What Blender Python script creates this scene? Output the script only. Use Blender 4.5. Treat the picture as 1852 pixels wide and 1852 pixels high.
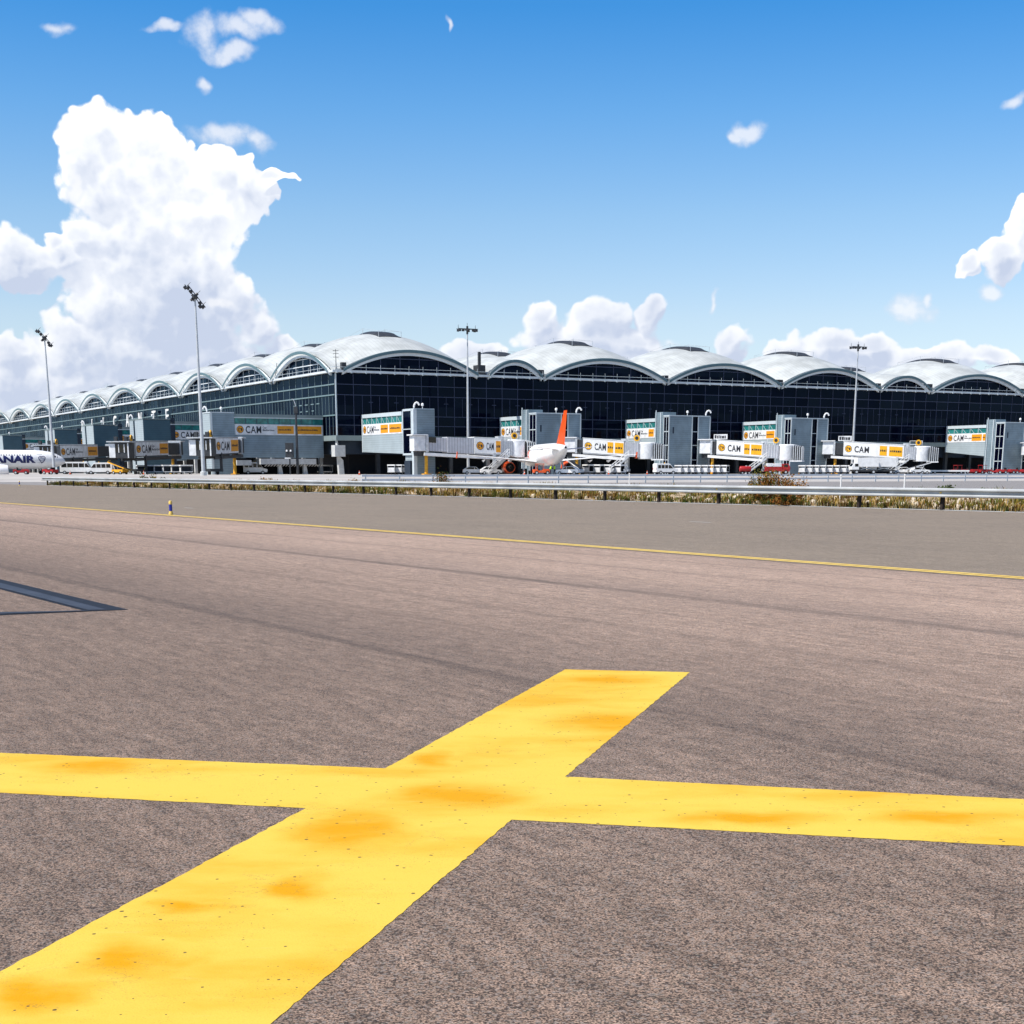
import bpy, bmesh, math, random
from mathutils import Vector, Matrix
random.seed(7)
S = bpy.context.scene
COL = S.collection
for o in list(bpy.data.objects):
    bpy.data.objects.remove(o)
R = math.radians

# ------------------------------------------------------------------ camera
cam_d = bpy.data.cameras.new('camera')
cam = bpy.data.objects.new('camera', cam_d)
COL.objects.link(cam)
cam.location = (0, 0, 1.4)
cam.rotation_euler = (R(90 - 13.5), 0, 0)
cam_d.sensor_fit = 'HORIZONTAL'
cam_d.sensor_width = 36
cam_d.lens = 50.6556
cam_d.shift_y = 0.29732
cam_d.clip_start = 0.1
cam_d.clip_end = 20000
S.camera = cam
S.render.resolution_x = 1024
S.render.resolution_y = 1024
S.view_settings.view_transform = 'Standard'
S.view_settings.look = 'None'
S.view_settings.gamma = 1
S.view_settings.exposure = 0.55

# ------------------------------------------------------------------ sun
SUN_EL = R(55)
sx, sy = -0.865, -0.50
SUN_DIR = Vector((sx * math.cos(SUN_EL), sy * math.cos(SUN_EL), math.sin(SUN_EL))).normalized()
sl = bpy.data.lights.new('sun', 'SUN')
sl.energy = 4.5
sl.angle = R(0.5)
sl.color = (1.0, 0.955, 0.9)
so = bpy.data.objects.new('sun', sl)
COL.objects.link(so)
so.rotation_euler = SUN_DIR.to_track_quat('Z', 'Y').to_euler()
so.location = (-100, -60, 200)

# ------------------------------------------------------------------ node helpers
class NT:
    def __init__(self, nt):
        self.nt = nt
    def n(self, t, **kw):
        nd = self.nt.nodes.new(t)
        for k, v in kw.items():
            setattr(nd, k, v)
        return nd
    def l(self, a, b):
        self.nt.links.new(a, b)
    def put(self, sock, v):
        if hasattr(v, 'is_linked') or isinstance(v, bpy.types.NodeSocket):
            self.l(v, sock)
        else:
            sock.default_value = v
    def math(self, op, a, b=None, c=None, clamp=False):
        m = self.n('ShaderNodeMath', operation=op)
        m.use_clamp = clamp
        self.put(m.inputs[0], a)
        if b is not None: self.put(m.inputs[1], b)
        if c is not None: self.put(m.inputs[2], c)
        return m.outputs[0]
    def vmath(self, op, a, b=None):
        m = self.n('ShaderNodeVectorMath', operation=op)
        self.put(m.inputs[0], a)
        if b is not None: self.put(m.inputs[1], b)
        return m.outputs['Value'] if op in ('LENGTH', 'DOT_PRODUCT', 'DISTANCE') else m.outputs[0]
    def mix(self, f, a, b, blend='MIX'):
        m = self.n('ShaderNodeMix', data_type='RGBA', blend_type=blend)
        m.clamp_factor = True
        self.put(m.inputs[0], f); self.put(m.inputs[6], a); self.put(m.inputs[7], b)
        return m.outputs[2]
    def ramp(self, v, lo, hi, a=0.0, b=1.0, smooth=True):
        m = self.n('ShaderNodeMapRange')
        m.interpolation_type = 'SMOOTHSTEP' if smooth else 'LINEAR'
        m.clamp = True
        self.put(m.inputs[0], v)
        m.inputs[1].default_value = lo; m.inputs[2].default_value = hi
        m.inputs[3].default_value = a; m.inputs[4].default_value = b
        return m.outputs[0]
    def noise(self, vec, scale, detail=4, rough=0.55, dim='3D'):
        m = self.n('ShaderNodeTexNoise', noise_dimensions=dim)
        if vec is not None: self.l(vec, m.inputs['Vector'])
        m.inputs['Scale'].default_value = scale
        m.inputs['Detail'].default_value = detail
        m.inputs['Roughness'].default_value = rough
        return m.outputs['Fac']

def c4(c):
    return (c[0], c[1], c[2], 1.0)

# ------------------------------------------------------------------ world: sky with clouds
W = bpy.data.worlds.new('World')
S.world = W
W.use_nodes = True
for n in list(W.node_tree.nodes):
    W.node_tree.nodes.remove(n)

FPX = 2605.95
TH = R(13.5)
def px_dir(x, y):
    a = (x - 926) / FPX
    b = (y - 1476.6) / FPX
    dy = math.cos(TH) - b * math.sin(TH)
    dz = -math.sin(TH) - b * math.cos(TH)
    return a / dy, dz / dy          # azimuth and height tangents of that direction of the sky

# cloud lumps: direction of centre (as read from the photograph), radii, rotation (deg)
BIG = [(182,238,62,46,0),(150,285,44,66,0),(250,252,70,44,20),(292,300,68,58,0),(335,330,58,52,0),(215,330,100,80,0),
 (392,305,40,32,0),(440,330,44,36,0),(462,352,38,36,0),(496,323,40,9,-8),(402,335,48,40,0),(250,420,125,80,0),(350,390,105,70,0),
 (430,368,52,40,0),(170,350,36,50,0),(300,500,125,95,0),(250,480,150,62,0),(85,465,105,36,0),(22,440,40,40,0),
 (25,490,80,36,0),(100,428,24,15,0),(150,420,36,30,0),(372,485,52,66,25),(418,545,52,56,0),(462,592,40,40,0),(498,628,30,30,0),
 (205,560,85,62,0),(330,580,135,72,0),(150,640,125,62,0),(30,690,95,52,0),(120,690,80,40,0),(250,660,160,62,0),(400,640,105,52,0),
 (128,600,56,40,0),(15,640,50,34,0),(515,612,28,14,35),
 (980,580,34,30,0),(1090,572,62,38,0),(1170,568,38,38,0),(1060,615,130,38,0),(1140,625,72,42,0),(860,640,60,26,0),
 (1522,622,60,26,0),(1430,638,52,34,0),(1325,632,28,36,0),(1575,622,46,24,0),(1700,640,95,24,0),(1785,640,46,22,0),(1620,655,140,30,0),
 (1812,468,52,34,0),(1845,418,34,46,0),(1746,476,20,17,0)]
WISP = [(368,60,42,30,0),(430,54,50,24,0),(412,94,48,14,0),(295,55,38,9,0),(470,38,34,22,20),(105,52,34,13,0),
 (402,246,62,24,0),(462,258,40,22,25),(1350,242,36,20,-20),(1328,256,18,10,0),(1832,182,26,14,-35),(1790,525,30,18,0),
 (1652,562,42,18,0),(1682,546,16,10,-30),(1291,546,8,22,15),(810,50,6,14,0),(375,160,18,14,0),
 (135,335,16,26,20),(390,548,40,15,0)]

def cloud_group(name, lumps, amp, sc):
    g = bpy.data.node_groups.new(name, 'ShaderNodeTree')
    g.interface.new_socket('P', in_out='INPUT', socket_type='NodeSocketVector')
    g.interface.new_socket('D', in_out='OUTPUT', socket_type='NodeSocketFloat')
    t = NT(g)
    gi = t.n('NodeGroupInput'); go = t.n('NodeGroupOutput')
    p0 = gi.outputs[0]
    # domain warp
    w = t.n('ShaderNodeTexNoise'); t.l(p0, w.inputs['Vector'])
    w.inputs['Scale'].default_value = 34; w.inputs['Detail'].default_value = 3
    wv = t.vmath('SUBTRACT', w.outputs['Color'], (0.5, 0.5, 0.5))
    wv = t.vmath('MULTIPLY', wv, (0.026, 0.026, 0.0))
    p = t.vmath('ADD', p0, wv)
    acc = None
    for (cx, cy, rx, ry, rot) in lumps:
        a, e = px_dir(cx, cy)
        d = t.vmath('SUBTRACT', p, (a, e, 0.0))
        if rot:
            r = t.n('ShaderNodeVectorRotate', rotation_type='Z_AXIS')
            t.l(d, r.inputs['Vector']); r.inputs['Angle'].default_value = R(rot)
            d = r.outputs[0]
        d = t.vmath('MULTIPLY', d, (2680 / rx, 2680 / ry, 0.0))
        v = t.math('SUBTRACT', 1.0, t.math('POWER', t.vmath('LENGTH', d), 1.5))
        if acc is None:
            acc = v
        else:
            acc = t.math('SMOOTH_MAX', acc, v, 0.30)
    nz = t.noise(p0, sc, 8, 0.62)
    k = t.math('MULTIPLY', t.math('SUBTRACT', nz, 0.5), amp)
    if name == 'cumulus':                                          # rounded billows, large and small
        for (vsc, va) in ((62, 0.50), (150, 0.26)):
            vo = t.n('ShaderNodeTexVoronoi', voronoi_dimensions='2D', feature='SMOOTH_F1')
            t.l(t.vmath('ADD', p0, t.vmath('MULTIPLY', wv, (0.5, 0.5, 0.0))), vo.inputs['Vector']); vo.inputs['Scale'].default_value = vsc; vo.inputs['Smoothness'].default_value = 0.35
            k = t.math('ADD', k, t.math('MULTIPLY', t.math('SUBTRACT', 0.42, vo.outputs['Distance']), va))
    out = t.math('ADD', acc, k)
    t.l(out, go.inputs[0])
    return g

wt = NT(W.node_tree)
tc = wt.n('ShaderNodeTexCoord')
sep = wt.n('ShaderNodeSeparateXYZ'); wt.l(tc.outputs['Generated'], sep.inputs[0])
ysafe = wt.math('MAXIMUM', sep.outputs[1], 0.05)
comb = wt.n('ShaderNodeCombineXYZ')
wt.l(wt.math('DIVIDE', sep.outputs[0], ysafe), comb.inputs[0])
wt.l(wt.math('DIVIDE', sep.outputs[2], ysafe), comb.inputs[1])
P = comb.outputs[0]
front = wt.ramp(wt.math('ABSOLUTE', wt.math('DIVIDE', sep.outputs[0], ysafe)), 0.40, 0.49, 1.0, 0.0)
sky = wt.n('ShaderNodeTexSky', sky_type='NISHITA')
sky.sun_disc = False
sky.sun_elevation = SUN_EL
sky.sun_rotation = math.atan2(sx, sy)
sky.altitude = 50
sky.air_density = 1.0
sky.dust_density = 0.6
sky.ozone_density = 2.0
SKYK = 0.105
tint = wt.n('ShaderNodeValToRGB')
wt.l(wt.math('MAXIMUM', sep.outputs[2], 0.0), tint.inputs[0])
cr = tint.color_ramp
cr.elements[0].position = 0.0; cr.elements[0].color = (0.95, 0.95, 1.08, 1)
cr.elements[1].position = 1.0; cr.elements[1].color = (0.62, 0.66, 0.76, 1)
for p_, c_ in ((0.0955, (0.96, 0.95, 1.01)), (0.158, (0.745, 0.907, 1.026)), (0.217, (0.46, 0.82, 1.08)),
               (0.274, (0.214, 0.704, 1.087)), (0.36, (0.32, 0.70, 1.05)), (0.60, (0.56, 0.66, 0.80))):
    e_ = cr.elements.new(p_); e_.color = (c_[0], c_[1], c_[2], 1)
skyc = wt.mix(1.0, sky.outputs[0], tint.outputs[0], 'MULTIPLY')
skyc = wt.vmath('MULTIPLY', skyc, (SKYK, SKYK, SKYK))
gb = cloud_group('cumulus', BIG, 1.05, 30)
gw = cloud_group('wisps', WISP, 2.1, 46)
def grp(g, vec):
    n = wt.n('ShaderNodeGroup'); n.node_tree = g
    wt.l(vec, n.inputs[0]); return n.outputs[0]
d0 = grp(gb, P)
P1 = wt.vmath('ADD', P, (-0.0045, 0.009, 0.0))
d1 = grp(gb, P1)
lowz = wt.ramp(wt.math('DIVIDE', sep.outputs[2], ysafe), 0.07, 0.235)
edge = wt.ramp(wt.noise(P, 9, 3, 0.5), 0.42, 0.66)               # some rims are crisp, others melt into the blue
wdt = wt.math('MULTIPLY_ADD', edge, 0.24, wt.math('MULTIPLY_ADD', lowz, -0.18, 0.28))
maskb = wt.math('DIVIDE', wt.math('ADD', d0, 0.10), wdt, clamp=True)
maskb = wt.ramp(maskb, 0.0, 1.0)
lit = wt.math('SUBTRACT', d0, d1)
lit = wt.ramp(lit, -0.34, 0.50)
deep = wt.ramp(d0, 0.25, 1.15)
soft = wt.noise(P, 12, 6, 0.55)
shade = wt.math('MULTIPLY_ADD', lit, 0.56, wt.math('MULTIPLY_ADD', lowz, 0.66, wt.math('MULTIPLY', deep, -0.42)))
shade = wt.math('ADD', shade, wt.math('MULTIPLY_ADD', soft, 1.9, -0.86))
shade = wt.math('MULTIPLY', shade, 1.0, clamp=True)
cl_col = wt.mix(shade, (0.405, 0.455, 0.57, 1), (0.80, 0.80, 0.80, 1))
skyb = wt.mix(wt.math('MULTIPLY', wt.math('MULTIPLY', maskb, front), 0.97), skyc, cl_col)
dw = grp(gw, P)
maskw = wt.ramp(dw, -0.25, 0.95)
wis_col = wt.mix(wt.ramp(dw, 0.2, 0.9), (0.52, 0.56, 0.64, 1), (0.66, 0.67, 0.70, 1))
skyb = wt.mix(wt.math('MULTIPLY', wt.math('MULTIPLY', maskw, front), 0.74), skyb, wis_col)
bg = wt.n('ShaderNodeBackground')
wt.l(skyb, bg.inputs[0]); bg.inputs[1].default_value = 1.0
bg0 = wt.n('ShaderNodeBackground')
wt.l(skyc, bg0.inputs[0]); bg0.inputs[1].default_value = 1.0
# the clouds stand in the northern sky only; elsewhere it is clear
inside = wt.math('MULTIPLY', wt.math('MULTIPLY', wt.math('GREATER_THAN', sep.outputs[1], 0.3),
                 wt.math('LESS_THAN', wt.math('ABSOLUTE', wt.math('DIVIDE', sep.outputs[0], ysafe)), 0.5)),
                 wt.math('MULTIPLY', wt.math('GREATER_THAN', sep.outputs[2], -0.01), wt.math('LESS_THAN', sep.outputs[2], 0.36)))
mxs = wt.n('ShaderNodeMixShader')
wt.l(inside, mxs.inputs[0]); wt.l(bg0.outputs[0], mxs.inputs[1]); wt.l(bg.outputs[0], mxs.inputs[2])
wo = wt.n('ShaderNodeOutputWorld')
wt.l(mxs.outputs[0], wo.inputs[0])
try:
    W.cycles.sampling_method = 'MANUAL'; W.cycles.sample_map_resolution = 512
except Exception:
    pass

# ------------------------------------------------------------------ materials
def mat(name, col, rough=0.6, spec=0.4, metal=0.0, var=0.12, vscale=1.5, var_col=None, ribs=None, bump=0.0, bscale=20, stint=None):
    """base colour with noise wear; ribs=(axis, spacing, depth)"""
    m = bpy.data.materials.new(name)
    m.use_nodes = True
    t = NT(m.node_tree)
    b = m.node_tree.nodes['Principled BSDF']
    tcn = t.n('ShaderNodeTexCoord')
    ob = tcn.outputs['Object']
    f = t.noise(ob, vscale, 5, 0.6)
    f = t.ramp(f, 0.3, 0.7)
    dark = var_col if var_col else tuple(c * (1 - var) for c in col)
    lite = tuple(min(1, c * (1 + var * 0.5)) for c in col)
    colr = t.mix(f, c4(dark), c4(lite))
    if ribs:
        ax, sp, dep = ribs
        sx_ = t.n('ShaderNodeSeparateXYZ'); t.l(ob, sx_.inputs[0])
        fr = t.math('FRACT', t.math('DIVIDE', sx_.outputs[ax], sp))
        ln = t.math('LESS_THAN', fr, 0.22)
        colr = t.mix(t.math('MULTIPLY', ln, dep), colr, (0.01, 0.012, 0.014, 1))
    t.l(colr, b.inputs['Base Color'])
    b.inputs['Roughness'].default_value = rough
    b.inputs['Specular IOR Level'].default_value = spec
    b.inputs['Metallic'].default_value = metal
    if stint: b.inputs['Specular Tint'].default_value = c4(stint)
    if bump:
        bn = t.n('ShaderNodeBump'); bn.inputs['Strength'].default_value = bump
        bn.inputs['Distance'].default_value = 0.02
        t.l(t.noise(ob, bscale, 4), bn.inputs['Height'])
        t.l(bn.outputs[0], b.inputs['Normal'])
    return m

M = {}
M['white'] = mat('white_paint', (0.78, 0.78, 0.76), 0.4, var=0.10)
M['white2'] = mat('white_panel', (0.72, 0.73, 0.73), 0.5, var=0.20, vscale=0.9)
M['offwhite'] = mat('pale_grey_panel', (0.50, 0.52, 0.53), 0.5, var=0.25, vscale=0.8)
M['ribbed'] = mat('ribbed_grey_panel', (0.46, 0.47, 0.50), 0.5, var=0.1, ribs=(0, 0.55, 0.35))
M['roof'] = mat('roof_sheet', (0.445, 0.465, 0.45), 0.5, 0.3, var=0.20, vscale=0.22, ribs=(0, 0.8, 0.11))
M['roofslab'] = mat('flat_roof', (0.35, 0.36, 0.36), 0.8)
M['steel'] = mat('galvanised_steel', (0.55, 0.57, 0.58), 0.4, 0.5, 0.35, var=0.2, vscale=3)
M['pole'] = mat('grey_pole', (0.50, 0.52, 0.53), 0.45, 0.4, 0.2, var=0.12)
M['gutter'] = mat('pale_gutter', (0.62, 0.66, 0.67), 0.45, var=0.15, vscale=0.4)
M['rim'] = mat('arch_rim', (0.66, 0.70, 0.71), 0.4, var=0.06)
M['fascia'] = mat('teal_fascia', (0.09, 0.16, 0.18), 0.5, var=0.1)
def pane_mat(name, base, tint, ior=1.36):
    """coated window glass: dark body with a tinted mirror film that strengthens at grazing view"""
    m = bpy.data.materials.new(name); m.use_nodes = True
    t = NT(m.node_tree)
    b = m.node_tree.nodes['Principled BSDF']; m.node_tree.nodes.remove(b)
    out = [n for n in m.node_tree.nodes if n.type == 'OUTPUT_MATERIAL'][0]
    tcn = t.n('ShaderNodeTexCoord')
    f = t.ramp(t.noise(tcn.outputs['Object'], 0.25, 4), 0.35, 0.65)
    dcol = t.mix(f, c4(tuple(c * 0.6 for c in base)), c4(base))
    df = t.n('ShaderNodeBsdfDiffuse'); t.l(dcol, df.inputs[0])
    # every pane reflects a little differently
    mpn = t.n('ShaderNodeMapping'); t.l(tcn.outputs['Object'], mpn.inputs[0]); mpn.inputs['Scale'].default_value = (1 / 3.72, 1 / 3.72, 0.5)
    wn = t.n('ShaderNodeTexWhiteNoise'); t.l(t.vmath('FLOOR', mpn.outputs[0]), wn.inputs['Vector'])
    pv = t.ramp(wn.outputs['Value'], 0.0, 1.0, 0.55, 1.45, False)
    pvc = t.n('ShaderNodeCombineXYZ')
    for i in range(3): t.l(pv, pvc.inputs[i])
    gl = t.n('ShaderNodeBsdfGlossy'); t.l(t.mix(1.0, c4(tint), pvc.outputs[0], 'MULTIPLY'), gl.inputs['Color']); gl.inputs['Roughness'].default_value = 0.07
    fr = t.n('ShaderNodeFresnel'); fr.inputs['IOR'].default_value = ior
    mx = t.n('ShaderNodeMixShader')
    t.l(fr.outputs[0], mx.inputs[0]); t.l(df.outputs[0], mx.inputs[1]); t.l(gl.outputs[0], mx.inputs[2])
    t.l(mx.outputs[0], out.inputs[0])
    return m
M['glass'] = pane_mat('dark_coated_glass', (0.0012, 0.002, 0.011), (0.22, 0.36, 0.53), 1.29)
M['glass_teal'] = mat('teal_glass', (0.03, 0.20, 0.19), 0.12, 0.5, var=0.45, vscale=0.9)
M['mullion'] = mat('mullion', (0.030, 0.040, 0.085), 0.45, var=0.1)
M['mullteal'] = mat('teal_grey_mullion', (0.15, 0.22, 0.23), 0.5, var=0.1)
M['clad'] = mat('blue_grey_cladding', (0.20, 0.265, 0.30), 0.5, 0.4, var=0.22, vscale=0.35, ribs=(2, 0.42, 0.22))
M['cladlite'] = mat('light_cladding', (0.34, 0.40, 0.42), 0.5, 0.4, var=0.10, vscale=0.35, ribs=(2, 0.42, 0.2))
M['trim'] = mat('pale_trim', (0.50, 0.56, 0.58), 0.45, var=0.08)
M['slab'] = mat('grey_slab', (0.20, 0.25, 0.25), 0.7, var=0.12, vscale=0.3)
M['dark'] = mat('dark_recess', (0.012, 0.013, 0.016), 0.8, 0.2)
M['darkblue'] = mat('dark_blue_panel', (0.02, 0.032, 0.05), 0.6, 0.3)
M['concrete'] = mat('concrete_column', (0.52, 0.53, 0.52), 0.8, 0.2, var=0.15)
M['black'] = mat('black_rubber', (0.012, 0.012, 0.013), 0.7, 0.3)
M['darkmetal'] = mat('dark_metal', (0.035, 0.038, 0.042), 0.5, 0.4, var=0.3)
M['orange'] = mat('orange_panel', (0.72, 0.30, 0.012), 0.5, var=0.12)
M['amber'] = mat('amber_yellow', (0.80, 0.40, 0.01), 0.5, var=0.12)
M['ink'] = mat('black_ink', (0.02, 0.022, 0.03), 0.6, var=0.05)
M['navy'] = mat('navy_ink', (0.012, 0.018, 0.10), 0.45, var=0.05)
M['gold'] = mat('gold_ink', (0.70, 0.50, 0.05), 0.4, var=0.05)
M['yellowcol'] = mat('yellow_column', (0.72, 0.36, 0.02), 0.5, var=0.25)
M['finorange'] = mat('orange_aircraft_paint', (0.74, 0.085, 0.008), 0.35, var=0.05)
M['acwhite'] = mat('white_aircraft_paint', (0.80, 0.80, 0.79), 0.3, 0.5, var=0.05)
M['redtext'] = mat('red_orange_lettering', (0.80, 0.10, 0.04), 0.4, var=0.05)
M['red'] = mat('red_paint', (0.34, 0.014, 0.016), 0.4, var=0.15)
M['orangered'] = mat('orange_red_paint', (0.70, 0.10, 0.02), 0.4, var=0.15)
M['hivis'] = mat('lime_fabric', (0.50, 0.75, 0.03), 0.8, var=0.1)
M['skin'] = mat('skin', (0.45, 0.26, 0.18), 0.6)
M['cloth'] = mat('dark_blue_cloth', (0.02, 0.025, 0.05), 0.9)
M['hair'] = mat('dark_hair', (0.02, 0.014, 0.01), 0.8)
M['winglass'] = mat('vehicle_glass', (0.008, 0.010, 0.012), 0.08, 0.5)
M['lampglass'] = mat('lamp_glass', (0.10, 0.11, 0.12), 0.15, 0.6)
M['post'] = mat('weathered_post', (0.028, 0.020, 0.016), 0.8, 0.2, var=0.4, vscale=6)
M['blue'] = mat('blue_plastic', (0.01, 0.02, 0.28), 0.4, var=0.1, vscale=20)
M['dirtyyellow'] = mat('yellow_plastic', (0.72, 0.50, 0.12), 0.5, var=0.25, vscale=25)

# ------------------------------------------------------------------ mesh builder
class MB:
    def __init__(self):
        self.v = []; self.f = []
    def add(self, vs, fs):
        b = len(self.v)
        self.v += [tuple(p) for p in vs]
        self.f += [tuple(i + b for i in f) for f in fs]
        return self
    def box(self, x0, x1, y0, y1, z0, z1):
        vs = [(x, y, z) for z in (z0, z1) for y in (y0, y1) for x in (x0, x1)]
        return self.add(vs, [(0,2,3,1),(4,5,7,6),(0,1,5,4),(2,6,7,3),(0,4,6,2),(1,3,7,5)])
    def sbox(self, x0, x1, y0, y1, a0, a1, b0, b1):
        """box along x whose bottom/top run a0,a1 at x0 to b0,b1 at x1"""
        vs = [(x0,y0,a0),(x1,y0,b0),(x0,y1,a0),(x1,y1,b0),(x0,y0,a1),(x1,y0,b1),(x0,y1,a1),(x1,y1,b1)]
        return self.add(vs, [(0,2,3,1),(4,5,7,6),(0,1,5,4),(2,6,7,3),(0,4,6,2),(1,3,7,5)])
    def prism(self, pts, axis, a, b):
        """extrude a 2D outline along an axis; pts in the other two axes' order"""
        n = len(pts)
        def mk(p, w):
            if axis == 0: return (w, p[0], p[1])
            if axis == 1: return (p[0], w, p[1])
            return (p[0], p[1], w)
        vs = [mk(p, a) for p in pts] + [mk(p, b) for p in pts]
        fs = [tuple(range(n - 1, -1, -1)), tuple(range(n, 2 * n))]
        for i in range(n):
            j = (i + 1) % n
            fs.append((i, j, n + j, n + i))
        return self.add(vs, fs)
    def tube(self, p0, p1, r0, r1=None, n=8):
        r1 = r0 if r1 is None else r1
        p0 = Vector(p0); p1 = Vector(p1)
        q = (p1 - p0).to_track_quat('Z', 'Y')
        vs = []
        for (p, r) in ((p0, r0), (p1, r1)):
            for i in range(n):
                a = 2 * math.pi * i / n
                vs.append(p + q @ Vector((r * math.cos(a), r * math.sin(a), 0)))
        fs = [(i, (i + 1) % n, n + (i + 1) % n, n + i) for i in range(n)]
        fs += [tuple(range(n - 1, -1, -1)), tuple(range(n, 2 * n))]
        return self.add(vs, fs)
    def path(self, pts, r, n=6):
        for a, b in zip(pts[:-1], pts[1:]):
            self.tube(a, b, r, r, n)
        return self
    def loft(self, rings, cap=True):
        n = len(rings[0])
        vs = [p for rg in rings for p in rg]
        fs = []
        for k in range(len(rings) - 1):
            for i in range(n):
                j = (i + 1) % n
                fs.append((k*n+i, k*n+j, (k+1)*n+j, (k+1)*n+i))
        if cap:
            fs.append(tuple(range(n - 1, -1, -1)))
            fs.append(tuple(range((len(rings)-1)*n, len(rings)*n)))
        return self.add(vs, fs)
    def lathe(self, prof, n=16, axis=2, c=(0,0,0)):
        rings = []
        for (r, h) in prof:
            rg = []
            for i in range(n):
                a = 2 * math.pi * i / n
                x, y = r * math.cos(a), r * math.sin(a)
                p = (x, y, h) if axis == 2 else (h, x, y)
                rg.append((p[0]+c[0], p[1]+c[1], p[2]+c[2]))
            rings.append(rg)
        return self.loft(rings)
    def sheet(self, fn, nu, nv):
        vs = [fn(i / nu, j / nv) for j in range(nv + 1) for i in range(nu + 1)]
        w = nu + 1
        fs = [(j*w+i, j*w+i+1, (j+1)*w+i+1, (j+1)*w+i) for j in range(nv) for i in range(nu)]
        return self.add(vs, fs)
    def slab(self, fn, nu, nv, th):
        """curved sheet with thickness th downwards"""
        w = nu + 1
        top = [fn(i / nu, j / nv) for j in range(nv + 1) for i in range(nu + 1)]
        bot = [(p[0], p[1], p[2] - th) for p in top]
        N = len(top)
        fs = []
        for j in range(nv):
            for i in range(nu):
                q = (j*w+i, j*w+i+1, (j+1)*w+i+1, (j+1)*w+i)
                fs.append(q); fs.append(tuple(N + k for k in reversed(q)))
        for i in range(nu):
            fs.append((i+1, i, N+i, N+i+1))
            a = nv*w+i; fs.append((a, a+1, N+a+1, N+a))
        for j in range(nv):
            a = j*w; b = (j+1)*w
            fs.append((a, b, N+b, N+a))
            a += nu; b += nu
            fs.append((b, a, N+a, N+b))
        return self.add(top + bot, fs)
    def xf(self, m):
        self.v = [tuple(m @ Vector(p)) for p in self.v]
        return self
    def build(self, name, material, parent=None, smooth=False, bevel=0.0, fix=True):
        me = bpy.data.meshes.new(name)
        me.from_pydata(self.v, [], self.f)
        if fix or bevel:
            bm = bmesh.new(); bm.from_mesh(me)
            bmesh.ops.recalc_face_normals(bm, faces=bm.faces)
            if bevel:
                bmesh.ops.bevel(bm, geom=[e for e in bm.edges if e.calc_face_angle(0) > 0.5], offset=bevel, segments=2, affect='EDGES', profile=0.6)
            bm.to_mesh(me); bm.free()
        if isinstance(material, (list, tuple)):
            for mm in material: me.materials.append(M[mm] if isinstance(mm, str) else mm)
        else:
            me.materials.append(M[material] if isinstance(material, str) else material)
        if smooth:
            for p in me.polygons: p.use_smooth = True
            try: me.set_sharp_from_angle(angle=R(40))
            except Exception: pass
        o = bpy.data.objects.new(name, me)
        COL.objects.link(o)
        if parent is not None: o.parent = parent
        return o

def thing(name, label, cat, loc=(0,0,0), rz=0.0, group=None):
    o = bpy.data.objects.new(name, None)
    o.empty_display_size = 0.5
    COL.objects.link(o)
    o.location = loc; o.rotation_euler = (0, 0, rz)
    o['label'] = label; o['category'] = cat
    if group: o['group'] = group
    return o
def tag(o, label, cat, group=None):
    o['label'] = label; o['category'] = cat
    if group: o['group'] = group
    return o
def kind(o, k):
    o['kind'] = k
    return o
def dup(root, loc, rz, label=None, group=None):
    r = root.copy(); COL.objects.link(r)
    r.location = loc; r.rotation_euler = (0, 0, rz)
    if label: r['label'] = label
    if group: r['group'] = group
    for ch in list(root.children):
        c = ch.copy(); COL.objects.link(c); c.parent = r
        for g in list(ch.children):
            d = g.copy(); COL.objects.link(d); d.parent = c
    return r

# text as mesh data in its own xy plane, baseline at y=0, left edge at x=0
_tcache = {}
def text_geo(body, size=1.0, bold=0.0, sx_=1.0, space=1.0):
    key = (body, size, bold, sx_, space)
    if key in _tcache: return _tcache[key]
    cu = bpy.data.curves.new('lettering_curve', 'FONT')
    cu.body = body; cu.size = size; cu.offset = bold; cu.resolution_u = 3
    cu.space_character = space; cu.space_line = 0.95
    ob = bpy.data.objects.new('lettering_curve', cu)
    COL.objects.link(ob)
    me = ob.to_mesh()
    vs = [(v.co.x * sx_, v.co.y) for v in me.vertices]
    fs = [tuple(p.vertices) for p in me.polygons]
    ob.to_mesh_clear()
    bpy.data.objects.remove(ob); bpy.data.curves.remove(cu)
    mx = min(p[0] for p in vs)
    vs = [(p[0] - mx, p[1]) for p in vs]
    _tcache[key] = (vs, fs)
    return vs, fs
def put_text(mb, geo, O, ex, ez, off=None):
    O = Vector(O); ex = Vector(ex); ez = Vector(ez)
    vs, fs = geo
    mb.add([tuple(O + ex * p[0] + ez * p[1]) for p in vs], fs)

# ------------------------------------------------------------------ building frame: x along the right facade, y into the building
BF0 = Vector((-34.74, 296.0, 0.0))
BANG = math.atan2(0.479, 0.878)
BROT = Matrix.Rotation(BANG, 3, 'Z')
def bf(x, y, z=0.0):
    return BF0 + BROT @ Vector((x, y, z))
def sstep(a, b, x):
    t = max(0.0, min(1.0, (x - a) / (b - a)))
    return t * t * (3 - 2 * t)
def apron_edge(x):                      # front edge of the concrete apron, building frame
    return -127.0 + 51.0 * sstep(-46, -80, x)
def apron_z(x, y):
    return 0.006 + 0.65 * sstep(0, 62, y - apron_edge(x))
def gz(wx, wy):
    d = BROT.transposed() @ (Vector((wx, wy, 0)) - BF0)
    return apron_z(d.x, d.y) if d.y > apron_edge(d.x) else 0.0

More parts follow.
